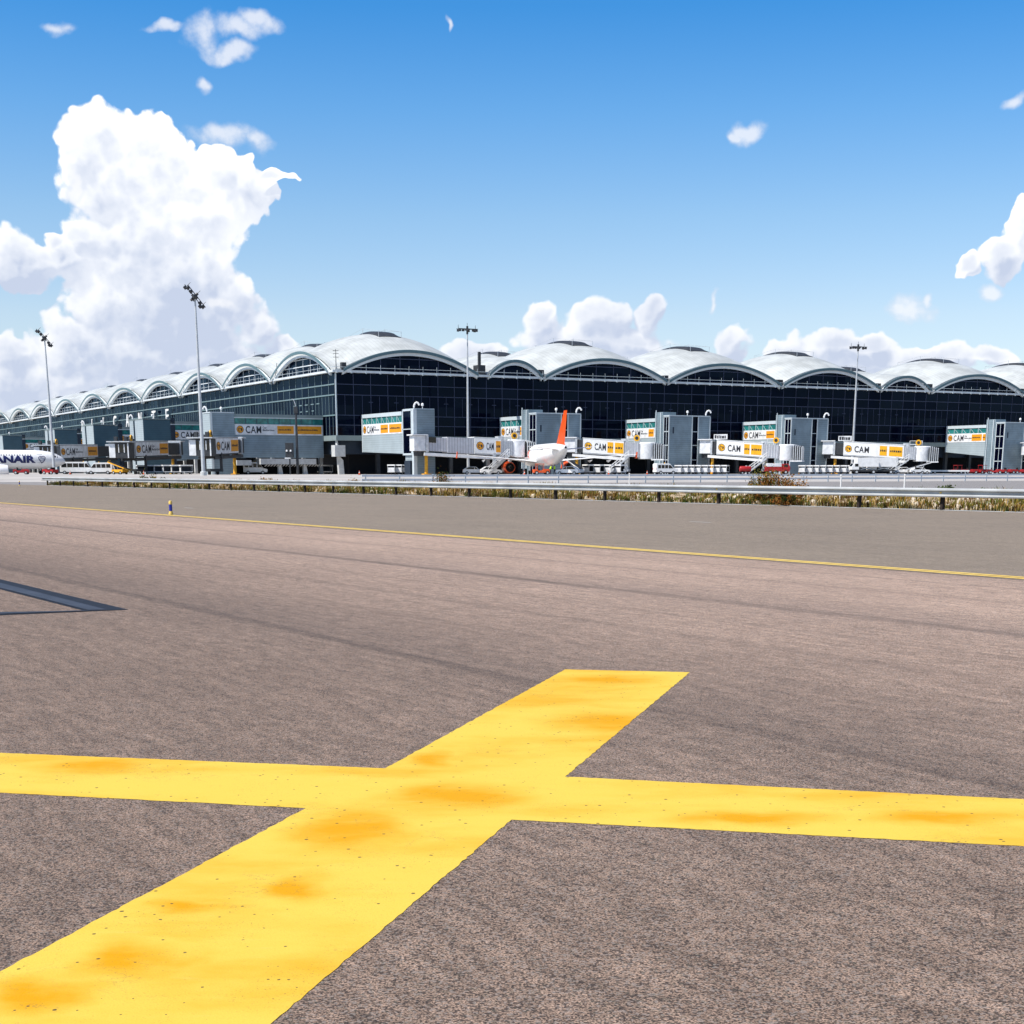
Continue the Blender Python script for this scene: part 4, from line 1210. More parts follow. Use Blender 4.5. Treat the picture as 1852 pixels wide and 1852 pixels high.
# small dark post with a lantern in front of the long walkway
t = thing('lamp_post', 'slim dark post with small lamp head before the long walkway left of the corner', 'lamp post', (-41.2, 285, gz(-41.2, 285)))
MB().tube((0, 0, -0.05), (0, 0, 11.6), 0.28, 0.20, 10).build('pole', 'darkmetal', t)
MB().box(-0.35, 0.35, -0.3, 0.3, 11.4, 12.6).build('lamp_housing', 'darkmetal', t)
mb = MB(); mb.path([(0, 0, 12.6), (-0.1, 0, 13.2), (-0.35, 0, 13.8), (-0.7, 0, 14.0)], 0.07); mb.build('bracket', 'steel', t)
t = thing('control_cabinet', 'dark cabinet with two white lights fixed before the lamp post and long walkway', 'cabinet', (-42.6, 284.6, gz(-42.6, 284.6)))
MB().box(-0.75, 0.75, -0.4, 0.4, 3.2, 5.9).build('housing', 'darkmetal', t, bevel=0.05)
MB().box(-0.12, 0.12, -0.12, 0.12, -0.05, 3.2).build('stand', 'darkmetal', t)
for sx_ in (-0.45, 0.3): MB().lathe([(0.0, -0.02), (0.2, -0.02), (0.16, 0.28), (0, 0.3)], 10, 2, (sx_, -0.42, 4.3)).build('light', 'white', t)
MB().box(-0.9, 0.2, -0.5, 0.45, 2.95, 3.15).build('shelf', 'white2', t)

# ------------------------------------------------------------------ aircraft
def aircraft(label, tail, head, Rr, Lf, zc, fin, engine, span, name):
    """local +x points to the nose; origin on the ground under the tail tip"""
    ang = math.atan2(head[1], head[0])
    t = thing('passenger_aircraft', label, 'aircraft', (tail[0], tail[1], gz(tail[0], tail[1])), ang, 'parked passenger aircraft')
    prof = [(0.0, 0.05, -0.38), (0.25, 0.50, -0.34), (0.8, 0.92, -0.27), (1.7, 1.36, -0.18), (3.0, 1.72, -0.08), (4.6, 1.93, -0.02), (6.5, 2.0, 0), (Lf * 0.40, 2.0, 0), (Lf * 0.64, 2.0, 0),
            (Lf * 0.72, 1.93, 0.06), (Lf * 0.80, 1.66, 0.26), (Lf * 0.88, 1.22, 0.55), (Lf * 0.945, 0.78, 0.84), (Lf * 0.985, 0.42, 1.04), (Lf, 0.25, 1.10)]
    k = Rr / 2.0
    rings = []
    N = 28
    for (s, r, dz) in prof:
        x = Lf - s
        rings.append([(x, r * k * math.cos(2 * math.pi * i / N), zc + dz * k + r * k * math.sin(2 * math.pi * i / N)) for i in range(N)])
    fus = MB().loft(rings).build('fuselage', 'acwhite', t, smooth=True)
    MB().tube((0.02, 0, zc + 1.1 * k), (-0.10, 0, zc + 1.12 * k), 0.20 * k, 0.18 * k, 12).build('tail_exhaust', 'black', fus)
    def foil(p, chord, th, n=8):
        pts = []
        for i in range(n + 1):
            a = i / n; pts.append((p[0] - chord * a, p[1], p[2] + th * chord * 1.6 * (math.sqrt(a) - a) ))
        for i in range(n - 1, 0, -1):
            a = i / n; pts.append((p[0] - chord * a, p[1], p[2] - th * chord * 0.6 * (math.sqrt(a) - a)))
        return pts
    xr = Lf * 0.66
    for s in (-1, 1):
        secs = [foil((xr + 0.6, s * 1.2 * k, zc - 1.25 * k), 7.2, 0.14), foil((xr - 2.6, s * 6.2, zc - 1.25 * k + 0.48), 3.9, 0.12), foil((xr - 7.9, s * (span / 2 - 0.2), zc - 1.25 * k + 1.35), 1.6, 0.10)]
        wg = MB().loft(secs).build('wing', 'acwhite', t, smooth=True)
        x, z = xr - 8.0, zc - 1.25 * k + 1.35
        MB().prism([(x, z - 0.7), (x - 1.5, z - 0.7), (x - 1.8, z + 0.45), (x - 1.2, z + 0.45)], 1, s * (span / 2 - 0.2) - 0.05, s * (span / 2 - 0.2) + 0.05).build('wingtip_fence', fin, wg)
        for yy in (3.9, 8.6, 11.8):
            xx = xr - 2.6 - (yy - 6.2) * 0.49
            MB().loft([[(xx - 1.0, s * yy + 0.05, zc - 1.0), (xx - 1.0, s * yy - 0.05, zc - 1.0), (xx - 1.0, s * yy, zc - 1.1)],
                       [(xx - 2.5, s * yy + 0.2, zc - 0.95), (xx - 2.5, s * yy - 0.2, zc - 0.95), (xx - 2.5, s * yy, zc - 1.35)],
                       [(xx - 4.6, s * yy + 0.04, zc - 0.85), (xx - 4.6, s * yy - 0.04, zc - 0.85), (xx - 4.6, s * yy, zc - 0.95)]]).build('flap_fairing', 'acwhite', wg)
        ez_ = zc - 1.25 * k - 1.0
        ey = s * 5.75
        xe = xr - 1.0
        en = MB().lathe([(0.86, xe + 2.6), (1.06, xe + 2.5), (1.18, xe + 1.7), (1.18, xe + 0.4), (0.98, xe - 1.0), (0.86, xe - 1.0), (0.8, xe + 0.3)], 24, 0, (0, ey, ez_)).build('engine', engine, t, smooth=True)
        MB().lathe([(0.84, xe - 0.75), (0.45, xe - 0.72), (0.30, xe - 1.5), (0.02, xe - 2.1)], 18, 0, (0, ey, ez_)).build('exhaust_cone', 'black', en, smooth=True)
        MB().lathe([(0.0, xe + 2.25), (0.87, xe + 2.2), (0.87, xe + 2.05), (0.0, xe + 2.0)], 18, 0, (0, ey, ez_)).build('fan', 'black', en)
        MB().prism([(xe + 1.6, ez_ + 1.1), (xe - 1.0, ez_ + 0.95), (xe - 2.2, ez_ + 1.35), (xe + 0.4, ez_ + 1.65)], 1, ey - 0.16, ey + 0.16).build('pylon', 'acwhite', en)
        secs = [foil((Lf * 0.155, s * 0.5 * k, zc + 0.75 * k), 3.6, 0.11), foil((Lf * 0.155 - 3.4, s * 6.2, zc + 0.75 * k + 0.55), 1.3, 0.10)]
        MB().loft(secs).build('tailplane', 'acwhite', t, smooth=True)
        mg = MB().tube((Lf * 0.52, s * 3.8, 0.3), (Lf * 0.52, s * 3.6, zc - 1.1), 0.16).build('main_gear', 'steel', t)
        for d in (-0.42, 0.42):
            MB().tube((Lf * 0.52, s * 3.8 + d - 0.18, 0.56), (Lf * 0.52, s * 3.8 + d + 0.18, 0.56), 0.56, None, 16).build('wheel', 'black', mg)
    def vfoil(x, z, chord, th, n=6):
        pts = []
        for i in range(n + 1):
            a = i / n; pts.append((x - chord * a, th * chord * 1.2 * (math.sqrt(a) - a), z))
        for i in range(n - 1, 0, -1):
            a = i / n; pts.append((x - chord * a, -th * chord * 1.2 * (math.sqrt(a) - a), z))
        return pts
    zt = zc + 7.3 * min(1, zc / 3.55)
    fn = MB().loft([vfoil(Lf * 0.225, zc + 1.25 * k, 8.2, 0.10), vfoil(Lf * 0.20, zc + 1.9 * k, 6.6, 0.14), vfoil(Lf * 0.045, zt, 2.6, 0.13)]).build('tail_fin', fin, t, smooth=True)
    ng = MB().tube((Lf * 0.87, 0, 0.3), (Lf * 0.87, 0, zc - 1.4), 0.12).build('nose_gear', 'steel', t)
    for d in (-0.25, 0.25): MB().tube((Lf * 0.87, d - 0.1, 0.38), (Lf * 0.87, d + 0.1, 0.38), 0.38, None, 14).build('wheel', 'black', ng)
    # windows and doors on both sides, wrapped on the hull
    def hull(x, a, s, off=0.012):
        r = Rr + off
        return (x, s * r * math.cos(a), zc + r * math.sin(a))
    for s in (-1, 1):
        mb = MB()
        x = Lf * 0.30
        while x < Lf * 0.82:
            mb.add([hull(x, 0.42, s), hull(x + 0.2, 0.42, s), hull(x + 0.2, 0.54, s), hull(x, 0.54, s)], [(0, 1, 2, 3)]); x += 0.52
        mb.build('cabin_windows', 'winglass', fus, fix=False)
        for xd in (Lf * 0.855, Lf * 0.26):
            if xd < Lf * 0.3: continue
            mb = MB()
            for (a0_, a1_, xx0, xx1) in ((-0.35, 0.62, xd, xd + 0.05), (-0.35, 0.62, xd + 0.85, xd + 0.9), (0.60, 0.64, xd, xd + 0.9), (-0.37, -0.33, xd, xd + 0.9)):
                mb.add([hull(xx0, a0_, s), hull(xx1, a0_, s), hull(xx1, a1_, s), hull(xx0, a1_, s)], [(0, 1, 2, 3)])
            mb.build('door_outline', 'steel', fus, fix=False)
    # cockpit windows
    mb = MB()
    x = Lf
    def hull2(s_, a):
        for (p0, p1) in zip(prof[:-1], prof[1:]):
            if p0[0] <= s_ <= p1[0]:
                f = (s_ - p0[0]) / (p1[0] - p0[0]); r = (p0[1] + (p1[1] - p0[1]) * f) * k + 0.02; dz = (p0[2] + (p1[2] - p0[2]) * f) * k
                return (Lf - s_, r * math.cos(a), zc + dz + r * math.sin(a))
    for (a0_, a1_) in ((1.60, 2.0), (2.05, 2.42), (2.47, 2.72), (1.54, 1.14), (1.09, 0.72), (0.67, 0.42)):
        mb.add([hull2(1.55, a0_), hull2(1.55, a1_), hull2(2.35, a1_), hull2(2.35, a0_)], [(0, 1, 2, 3)])
    mb.build('cockpit_windows', 'winglass', fus, fix=False)
    t['_geo'] = 1
    del t['_geo']
    return t, fus, hull
def hull_text(fus, hull, body, size, x0, a0, s, mname, bold, name='lettering', sxx=1.0, dirx=1):
    vs, fs = text_geo(body, size, bold, sxx)
    # subdivide is not needed: letters are small against the hull
    Rr = abs(hull(0, 0, 1, 0)[1])
    me = bpy.data.meshes.new('strips'); me.from_pydata([(p[0], p[1], 0) for p in vs], [], fs)
    bm = bmesh.new(); bm.from_mesh(me)
    y = -0.6
    while y < size * 1.2:
        bmesh.ops.bisect_plane(bm, geom=bm.verts[:] + bm.edges[:] + bm.faces[:], plane_co=(0, y, 0), plane_no=(0, 1, 0)); y += 0.11
    bm.to_mesh(me); bm.free()
    mb = MB()
    mb.add([hull(x0 + dirx * v.co.x, a0 + v.co.y / Rr, s, 0.02) for v in me.vertices], [tuple(p.vertices) for p in me.polygons])
    bpy.data.meshes.remove(me)
    return mb.build(name, mname, fus, fix=False)

# aircraft with the orange fin, tail towards the camera
jt, jf, jh = aircraft('white aircraft seen from behind with an orange tail fin and orange engines', (9.3, 258), (-0.175, 0.985), 2.0, 37.5, 3.55, 'finorange', 'finorange', 34.1, 'jet')
hull_text(jf, jh, 'easyJet', 2.9, 31.5, -0.25, 1, 'redtext', 0.03, dirx=-1)
# aircraft at the left, nose to the right
hv = Vector((0.93, 0.367, 0)).normalized()
nose = Vector((-93.0, 309.0, 0))
Lr = 39.0
tl = nose - hv * Lr
rt, rf, rh = aircraft('white aircraft with dark blue lettering, its nose pointing right at the left edge', (tl.x, tl.y), (hv.x, hv.y), 1.9, Lr, 2.95, 'navy', 'acwhite', 34.3, 'jet')
g = text_geo('RYANAIR', 1.85, 0.10, 1.42)
w_ = max(p[0] for p in g[0])
hull_text(rf, rh, 'RYANAIR', 1.85, 33.0 - w_, -0.32, -1, 'navy', 0.10, 'lettering', 1.42, 1)
# harp shaped emblem after the name: a tall curved frame with strings
mb = MB()
def ph(u_, v_): return rh(33.5 + u_ * 0.8, -0.34 + v_ * 0.8 / 1.9, -1, 0.03)
def stroke(pts, w):
    for (a_, b_) in zip(pts[:-1], pts[1:]):
        dx, dy = b_[0] - a_[0], b_[1] - a_[1]; L_ = math.hypot(dx, dy); nx, ny = -dy / L_ * w, dx / L_ * w
        mb.add([ph(a_[0] - nx, a_[1] - ny), ph(b_[0] - nx, b_[1] - ny), ph(b_[0] + nx, b_[1] + ny), ph(a_[0] + nx, a_[1] + ny)], [(0, 1, 2, 3)])
stroke([(0.2, 0.9), (0.1, 1.3), (0.5, 1.6), (0.9, 1.5), (1.3, 1.65), (1.75, 1.4), (1.7, 0.9), (1.3, 0.3), (0.8, -0.1), (0.6, 0.3), (0.2, 0.9)], 0.09)
for u_ in (0.55, 0.85, 1.15, 1.4): stroke([(u_, 1.45), (u_ - 0.05, 0.45 - abs(u_ - 0.8) * 0.2)], 0.03)
mb.build('harp_emblem', 'navy', rf, fix=False)

# ------------------------------------------------------------------ guard rail along the perimeter road
gr = thing('guard_rail', 'long white steel guard rail on dark posts along the far edge of the grey road', 'guard rail', RA, math.atan2(RD.y, RD.x))
# local x runs along the rail from its left end, local y points back or forth; camera side is -RN
sgn = 1.0 if (Matrix.Rotation(math.atan2(RD.y, RD.x), 3, 'Z') @ Vector((0, 1, 0))).dot(RN) > 0 else -1.0
prof = [(0.015, 0.785), (-0.050, 0.770), (-0.090, 0.735), (-0.090, 0.695), (0.035, 0.680), (0.035, 0.572), (-0.075, 0.545), (-0.090, 0.515), (-0.075, 0.475), (0.0, 0.460)]
M['railsteel'] = mat('guard_rail_steel', (0.43, 0.44, 0.43), 0.5, 0.4, 0.1, var=0.2, vscale=0.8)
LR = 127.0
npan = 32
for i in range(npan):
    x0, x1 = -1.5 + LR * i / npan, -1.5 + LR * (i + 1) / npan
    mb = MB()
    rings = []
    for x in (x0, x1 + 0.10):
        o_ = -0.004 if x > x0 else 0.0
        rings.append([(x, sgn * (d + o_), z) for (d, z) in prof] + [(x, sgn * (d + 0.004 + o_), z) for (d, z) in reversed(prof)])
    mb.loft(rings); mb.build('rail_panel', 'railsteel', gr)
px = -0.3
k = 0
while px < LR:
    p = MB().box(px - 0.06, px + 0.06, min(sgn * 0.10, sgn * 0.22), max(sgn * 0.10, sgn * 0.22), -0.05, 0.70).build('post', 'post', gr)
    MB().box(px - 0.05, px + 0.05, min(sgn * 0.042, sgn * 0.098), max(sgn * 0.042, sgn * 0.098), 0.52, 0.70).build('spacer', 'post', p)
    if k % 3 == 0:
        MB().prism([(px - 0.04, 0.59), (px + 0.04, 0.59), (px + 0.04, 0.65), (px - 0.04, 0.65)], 1, sgn * 0.012, sgn * 0.028).build('reflector', 'dirtyyellow', p)
    px += 4.0; k += 1

# ------------------------------------------------------------------ white two rail fence along the apron
fx0, fx1 = -49.0, 62.0
f0 = bf(fx0, -129.6)
fe = thing('apron_fence', 'low white two rail fence running along the front of the concrete apron', 'fence', f0, BANG)
for z in (0.42, 0.86):
    MB().box(-0.5, fx1 - fx0, -0.06, 0.02, z - 0.11, z + 0.11).build('rail', 'white', fe)
x = 0.0
while x < fx1 - fx0:
    MB().box(x - 0.07, x + 0.07, 0.03, 0.16, -0.05, 1.02).build('post', 'steel', fe); x += 4.0

# ------------------------------------------------------------------ verge behind the guard rail
def vw(r):  return 2.2 + 0.215 * max(0, r)
def vz(r, w):
    W_ = vw(r)
    f = w / W_
    h = 0.30 * sstep(0, 0.22, f) * (1 - sstep(0.55, 1.0, f)) * min(1, W_ / 9)
    n = 0.10 * (math.sin(r * 1.7 + w * 0.9) * math.sin(r * 0.53 - w * 1.3) + 0.6 * math.sin(r * 3.1 + w * 2.3)) * sstep(0.0, 0.2, f) * (1 - sstep(0.75, 1.0, f))
    return max(0.012, 0.03 + h + n) if 0 < f < 1 else -0.05
M['soil'] = mat('pale_stony_soil', (0.40, 0.32, 0.22), 0.95, 0.1, var=0.45, vscale=1.6, var_col=(0.17, 0.115, 0.06), bump=0.8, bscale=9)
NR, NW = 150, 18
vs = []
for j in range(NW + 1):
    for i in range(NR + 1):
        r = -1.0 + 129.0 * i / NR
        w = 0.22 + (vw(r) - 0.22) * (j / NW) ** 1.4
        p = rp(r, w); z = vz(r, w) if 0 < j < NW else -0.05
        vs.append((p.x, p.y, z))
fs = [(j*(NR+1)+i, j*(NR+1)+i+1, (j+1)*(NR+1)+i+1, (j+1)*(NR+1)+i) for j in range(NW) for i in range(NR)]
kind(MB().add(vs, fs).build('verge', 'soil', smooth=True), 'structure')
# pale edging strip at the foot of the rail
mb = MB(); a_ = rp(-1, 0.02); b_ = rp(128, 0.02); c_ = rp(128, 0.24); d_ = rp(-1, 0.24)
mb.add([(a_.x, a_.y, 0.006), (b_.x, b_.y, 0.006), (c_.x, c_.y, 0.014), (d_.x, d_.y, 0.014)], [(0, 1, 2, 3)])
o = kind(mb.build('road_edge_strip', 'concrete', fix=False), 'structure')
if o.data.polygons[0].normal.z < 0: o.data.flip_normals()

# dry grass and weeds on the verge
rnd = random.Random(11)
GM = [mat('straw_grass', (0.33, 0.205, 0.045), 0.9, 0.1, var=0.3, vscale=2), mat('olive_grass', (0.15, 0.135, 0.022), 0.9, 0.1, var=0.3, vscale=2),
      mat('green_weed', (0.085, 0.125, 0.022), 0.85, 0.1, var=0.35, vscale=2), mat('brown_stalk', (0.13, 0.062, 0.018), 0.9, 0.1, var=0.35, vscale=2),
      mat('pale_stalk', (0.42, 0.32, 0.15), 0.9, 0.1, var=0.2, vscale=2)]
class Blades:
    def __init__(self): self.v = []; self.f = []; self.m = []
    def blade(self, p, h, w, lean, ang, mi):
        dx, dy = math.cos(ang), math.sin(ang)
        ca, sa = math.cos(ang + 1.57), math.sin(ang + 1.57)
        b = len(self.v)
        mx, my, mz = p[0] + dx * lean * 0.4, p[1] + dy * lean * 0.4, p[2] + h * 0.62
        tx, ty, tz = p[0] + dx * lean, p[1] + dy * lean, p[2] + h
        self.v += [(p[0] - ca * w, p[1] - sa * w, p[2] - 0.03), (p[0] + ca * w, p[1] + sa * w, p[2] - 0.03), (mx + ca * w * 0.8, my + sa * w * 0.8, mz), (mx - ca * w * 0.8, my - sa * w * 0.8, mz), (tx, ty, tz)]
        self.f += [(b, b + 1, b + 2, b + 3), (b + 3, b + 2, b + 4)]; self.m += [mi, mi]
    def leaf(self, c, s, mi, r=rnd):
        n = Vector((r.gauss(0, 1), r.gauss(0, 1), r.gauss(0, 0.8))).normalized()
        t = n.orthogonal().normalized(); t.rotate(Matrix.Rotation(r.uniform(0, 6.28), 3, n)); bt = n.cross(t)
        b = len(self.v)
        for (u_, v_) in ((-0.5, 0), (0, -0.28), (0.5, 0), (0, 0.28)):
            self.v.append(tuple(Vector(c) + t * s * u_ + bt * s * v_))
        self.f.append((b, b + 1, b + 2, b + 3)); self.m.append(mi)
    def build(self, name, mats, parent=None):
        me = bpy.data.meshes.new(name); me.from_pydata(self.v, [], self.f)
        for mm in mats: me.materials.append(mm)
        me.polygons.foreach_set('material_index', self.m)
        o = bpy.data.objects.new(name, me); COL.objects.link(o)
        if parent: o.parent = parent
        return o
B = Blades()
def patch(r): return 0.5 + 0.5 * math.sin(r * 0.31 + 1.2) * math.sin(r * 0.113 + 0.4)
for _ in range(7000):                     # tufts near the rail foot and over the mound
    r = rnd.uniform(0, 126) if rnd.random() < 0.5 else 126 * math.sqrt(rnd.random())
    W_ = vw(r)
    w = 0.30 + (min(W_, 7.5) - 0.4) * rnd.random() ** 1.3
    q = patch(r) + rnd.uniform(-0.3, 0.3)
    if r > 84 and rnd.random() < 0.12: continue
    p = rp(r, w); z = max(0.0, vz(r, w))
    hh = rnd.uniform(0.14, 0.42) * (0.75 if r > 85 else 1.0)
    pal = [0, 0, 1, 3, 3, 4] if q < 0.46 else [1, 2, 2, 1, 0, 3]
    base = rnd.choice(pal)
    for _b in range(rnd.randint(7, 12)):
        mi = base if rnd.random() < 0.7 else rnd.choice(pal)
        B.blade((p.x + rnd.gauss(0, 0.10), p.y + rnd.gauss(0, 0.10), z), hh * rnd.uniform(0.5, 1.15), rnd.uniform(0.008, 0.020), hh * rnd.uniform(0.1, 0.7), rnd.uniform(0, 6.28), mi)
kind(B.build('dry_grass', GM), 'stuff')
B = Blades()
for _ in range(1100):                     # sparse weeds on the far part of the verge
    r = rnd.uniform(20, 126); W_ = vw(r); w = W_ * rnd.uniform(0.35, 0.97)
    if math.sin(r * 0.7) * math.sin(w * 0.9 + r * 0.21) < 0.0 and rnd.random() < 0.85: continue
    p = rp(r, w); z = max(0.0, vz(r, w)); hh = rnd.uniform(0.12, 0.34)
    for _b in range(rnd.randint(8, 14)):
        B.blade((p.x + rnd.gauss(0, 0.22), p.y + rnd.gauss(0, 0.22), z), hh * rnd.uniform(0.5, 1.2), rnd.uniform(0.015, 0.035), hh * rnd.uniform(0.1, 0.8), rnd.uniform(0, 6.28), rnd.choice([1, 2, 2, 1, 0, 3]))
kind(B.build('weed_cover', GM), 'stuff')
# pale stones
mb = MB()
for _ in range(1500):
    r = rnd.uniform(35, 127) if rnd.random() < 0.75 else rnd.uniform(2, 127); w = 0.9 + rnd.random() ** 1.3 * min(9, vw(r) - 1.1)
    p = rp(r, w); z = max(0, vz(r, w)); s_ = rnd.uniform(0.04, 0.17)
    pts = []
    for k_ in range(6):
        a = k_ * 1.047 + rnd.uniform(-0.3, 0.3); rr = s_ * rnd.uniform(0.7, 1.15); pts.append((p.x + rr * math.cos(a), p.y + rr * math.sin(a)))
    lo = [(x, y, z - 0.03) for x, y in pts]; hi = [(p.x + (x - p.x) * 0.62, p.y + (y - p.y) * 0.62, z + s_ * rnd.uniform(0.5, 1.1)) for x, y in pts]
    mb.loft([lo, hi])
M['stone'] = mat('pale_limestone', (0.60, 0.52, 0.40), 0.9, 0.15, var=0.3, vscale=4)
kind(mb.build('rubble', 'stone'), 'stuff')

# bushes
def bush(label, x, y, z, w, h, mats, n, leaf=0.10, lean=0.0, seed=1, cat='bush', name='bush'):
    r = random.Random(seed)
    t = thing(name, label, cat, (x, y, z), 0, None)
    B = Blades()
    clumps = []
    for _ in range(max(5, int(n / 90))):
        a = r.uniform(0, 6.28); q = math.sqrt(r.random()); hh = h * r.uniform(0.12, 0.95) * (1 - 0.45 * q)
        clumps.append((w * 0.5 * q * math.cos(a) + lean * hh, w * 0.32 * q * math.sin(a), hh, r.uniform(0.10, 0.24) * min(w, h), r.randrange(len(mats))))
    for _ in range(n):
        c = r.choice(clumps)
        p = (c[0] + r.gauss(0, c[3]), c[1] + r.gauss(0, c[3]), max(0.02, c[2] + r.gauss(0, c[3])))
        B.leaf(p, leaf * r.uniform(0.5, 1.4), c[4] if r.random() < 0.75 else r.randrange(len(mats)), r)
    B.build('foliage', mats, t)
    mb = MB()
    for c in clumps: mb.tube((c[0] * 0.12, c[1] * 0.12, -0.05), (c[0], c[1], c[2]), 0.018, 0.006, 5)
    mb.build('stems', GM[3], t)
    return t
LB = {'br': mat('rust_brown_leaf', (0.22, 0.085, 0.018), 0.9, 0.1, var=0.4, vscale=8), 'or': mat('ochre_leaf', (0.34, 0.16, 0.03), 0.9, 0.1, var=0.4, vscale=8),
      'dk': mat('dark_green_leaf', (0.045, 0.065, 0.015), 0.85, 0.1, var=0.4, vscale=8), 'ol': mat('olive_leaf', (0.15, 0.14, 0.03), 0.9, 0.1, var=0.4, vscale=8), 'gr': GM[2], 'st': GM[0]}
bush('large rust brown and green bush behind the guard rail before the third tower', 10.9, 62.0, 0.20, 1.55, 1.35, [LB['br'], LB['or'], LB['br'], LB['dk'], LB['ol']], 2600, 0.085, 0.0, 3)
bush('smaller dark green half of the brown bush clump, on its left side', 10.45, 62.6, 0.20, 0.75, 1.45, [LB['dk'], LB['ol'], LB['ol'], LB['br']], 1300, 0.085, 0.0, 4)
bush('low spreading rust coloured shrub at the right foot of the large brown bush', 11.75, 61.6, 0.18, 1.1, 0.85, [LB['br'], LB['or'], LB['or']], 1300, 0.085, 0.0, 5)
bush('dark thin bush behind the guard rail left of the second light mast from the right', -5.1, 105.5, 0.15, 1.1, 1.15, [LB['br'], LB['dk'], LB['or']], 900, 0.11, 0.0, 6)
bush('small ochre bush behind the guard rail below the terminal corner', -12.6, 115.5, 0.10, 1.1, 0.75, [LB['or'], LB['br'], LB['st']], 700, 0.11, 0.0, 7)
bush('ochre and green bush behind the guard rail below the long walkway', -20.2, 121.0, 0.10, 3.0, 0.80, [LB['or'], LB['ol'], LB['st'], LB['br']], 1300, 0.12, 0.0, 8)
bush('dark green bush with yellow flecks behind the guard rail under the dark left bridges', -32.8, 133.0, 0.08, 4.4, 0.85, [LB['dk'], LB['dk'], LB['st'], LB['ol']], 1700, 0.13, 0.0, 9)
bush('spiky dark green plant on the stony bank near the right edge of the photo', 23.6, 80.5, 0.06, 0.85, 0.75, [LB['dk'], LB['gr']], 900, 0.13, 0.0, 10, 'plant', 'spiky_plant')
bush('round green weed clump on the stony bank right of the spiky plant', 25.7, 79.6, 0.06, 0.8, 0.45, [LB['gr'], LB['ol']], 600, 0.09, 0.0, 11, 'plant', 'weed_clump')
bush('low green weed clump on the bank left of the spiky plant', 19.5, 80.0, 0.06, 0.9, 0.35, [LB['gr'], LB['dk']], 500, 0.09, 0.0, 12, 'plant', 'weed_clump')
bush('low green weed clump on the bank at the right edge of the photo', 27.2, 78.5, 0.06, 1.0, 0.36, [LB['gr'], LB['dk'], LB['ol']], 500, 0.09, 0.0, 13, 'plant', 'weed_clump')
bush('dark shrub at road level behind the guard rail under the brown bush', 11.2, 60.1, 0.05, 1.3, 0.45, [LB['dk'], LB['br']], 900, 0.08, 0.0, 14)
bush('dark green weed clump between guard rail posts left of the mast', -6.5, 91.2, 0.05, 0.9, 0.5, [LB['gr'], LB['dk'], LB['ol']], 600, 0.09, 0.0, 15, 'plant', 'weed_clump')

# white marker posts on the verge
for (x, y, h_, lab) in ((13.7, 61.6, 1.18, 'thin white marker post right of the brown bush'), (15.9, 59.9, 1.20, 'thin white marker post nearest the right side, behind the guard rail'), (6.9, 87.0, 1.2, 'thin white marker post left of the brown bush')):
    t = thing('marker_post', lab, 'marker post', (x, y, 0.0), 0, 'white marker posts on the verge')
    MB().tube((0, 0, -0.05), (0, 0, h_), 0.035, 0.03, 8).build('stake', 'white', t)
    MB().tube((0, 0, h_), (0, 0, h_ + 0.06), 0.045, 0.04, 8).build('cap', 'white2', t)

# blue taxiway edge marker and a distant one
def edge_marker(x, y, label):
    t = thing('edge_marker', label, 'edge marker', (x, y, 0), 0, 'taxiway edge markers')
    MB().lathe([(0.07, 0.004), (0.075, 0.05), (0.055, 0.10), (0.055, 0.12)], 14).build('base', 'dirtyyellow', t, smooth=True)
    MB().lathe([(0.052, 0.121), (0.052, 0.33)], 14).build('blue_sleeve', 'blue', t, smooth=True)
    MB().lathe([(0.055, 0.331), (0.058, 0.41), (0.045, 0.44), (0.02, 0.45)], 14).build('top_band', 'dirtyyellow', t, smooth=True)
edge_marker(-11.10, 47.9, 'small blue and yellow edge marker standing beside the thin yellow line')
edge_marker(-46.3, 139.0, 'tiny distant edge marker left of the end of the guard rail')

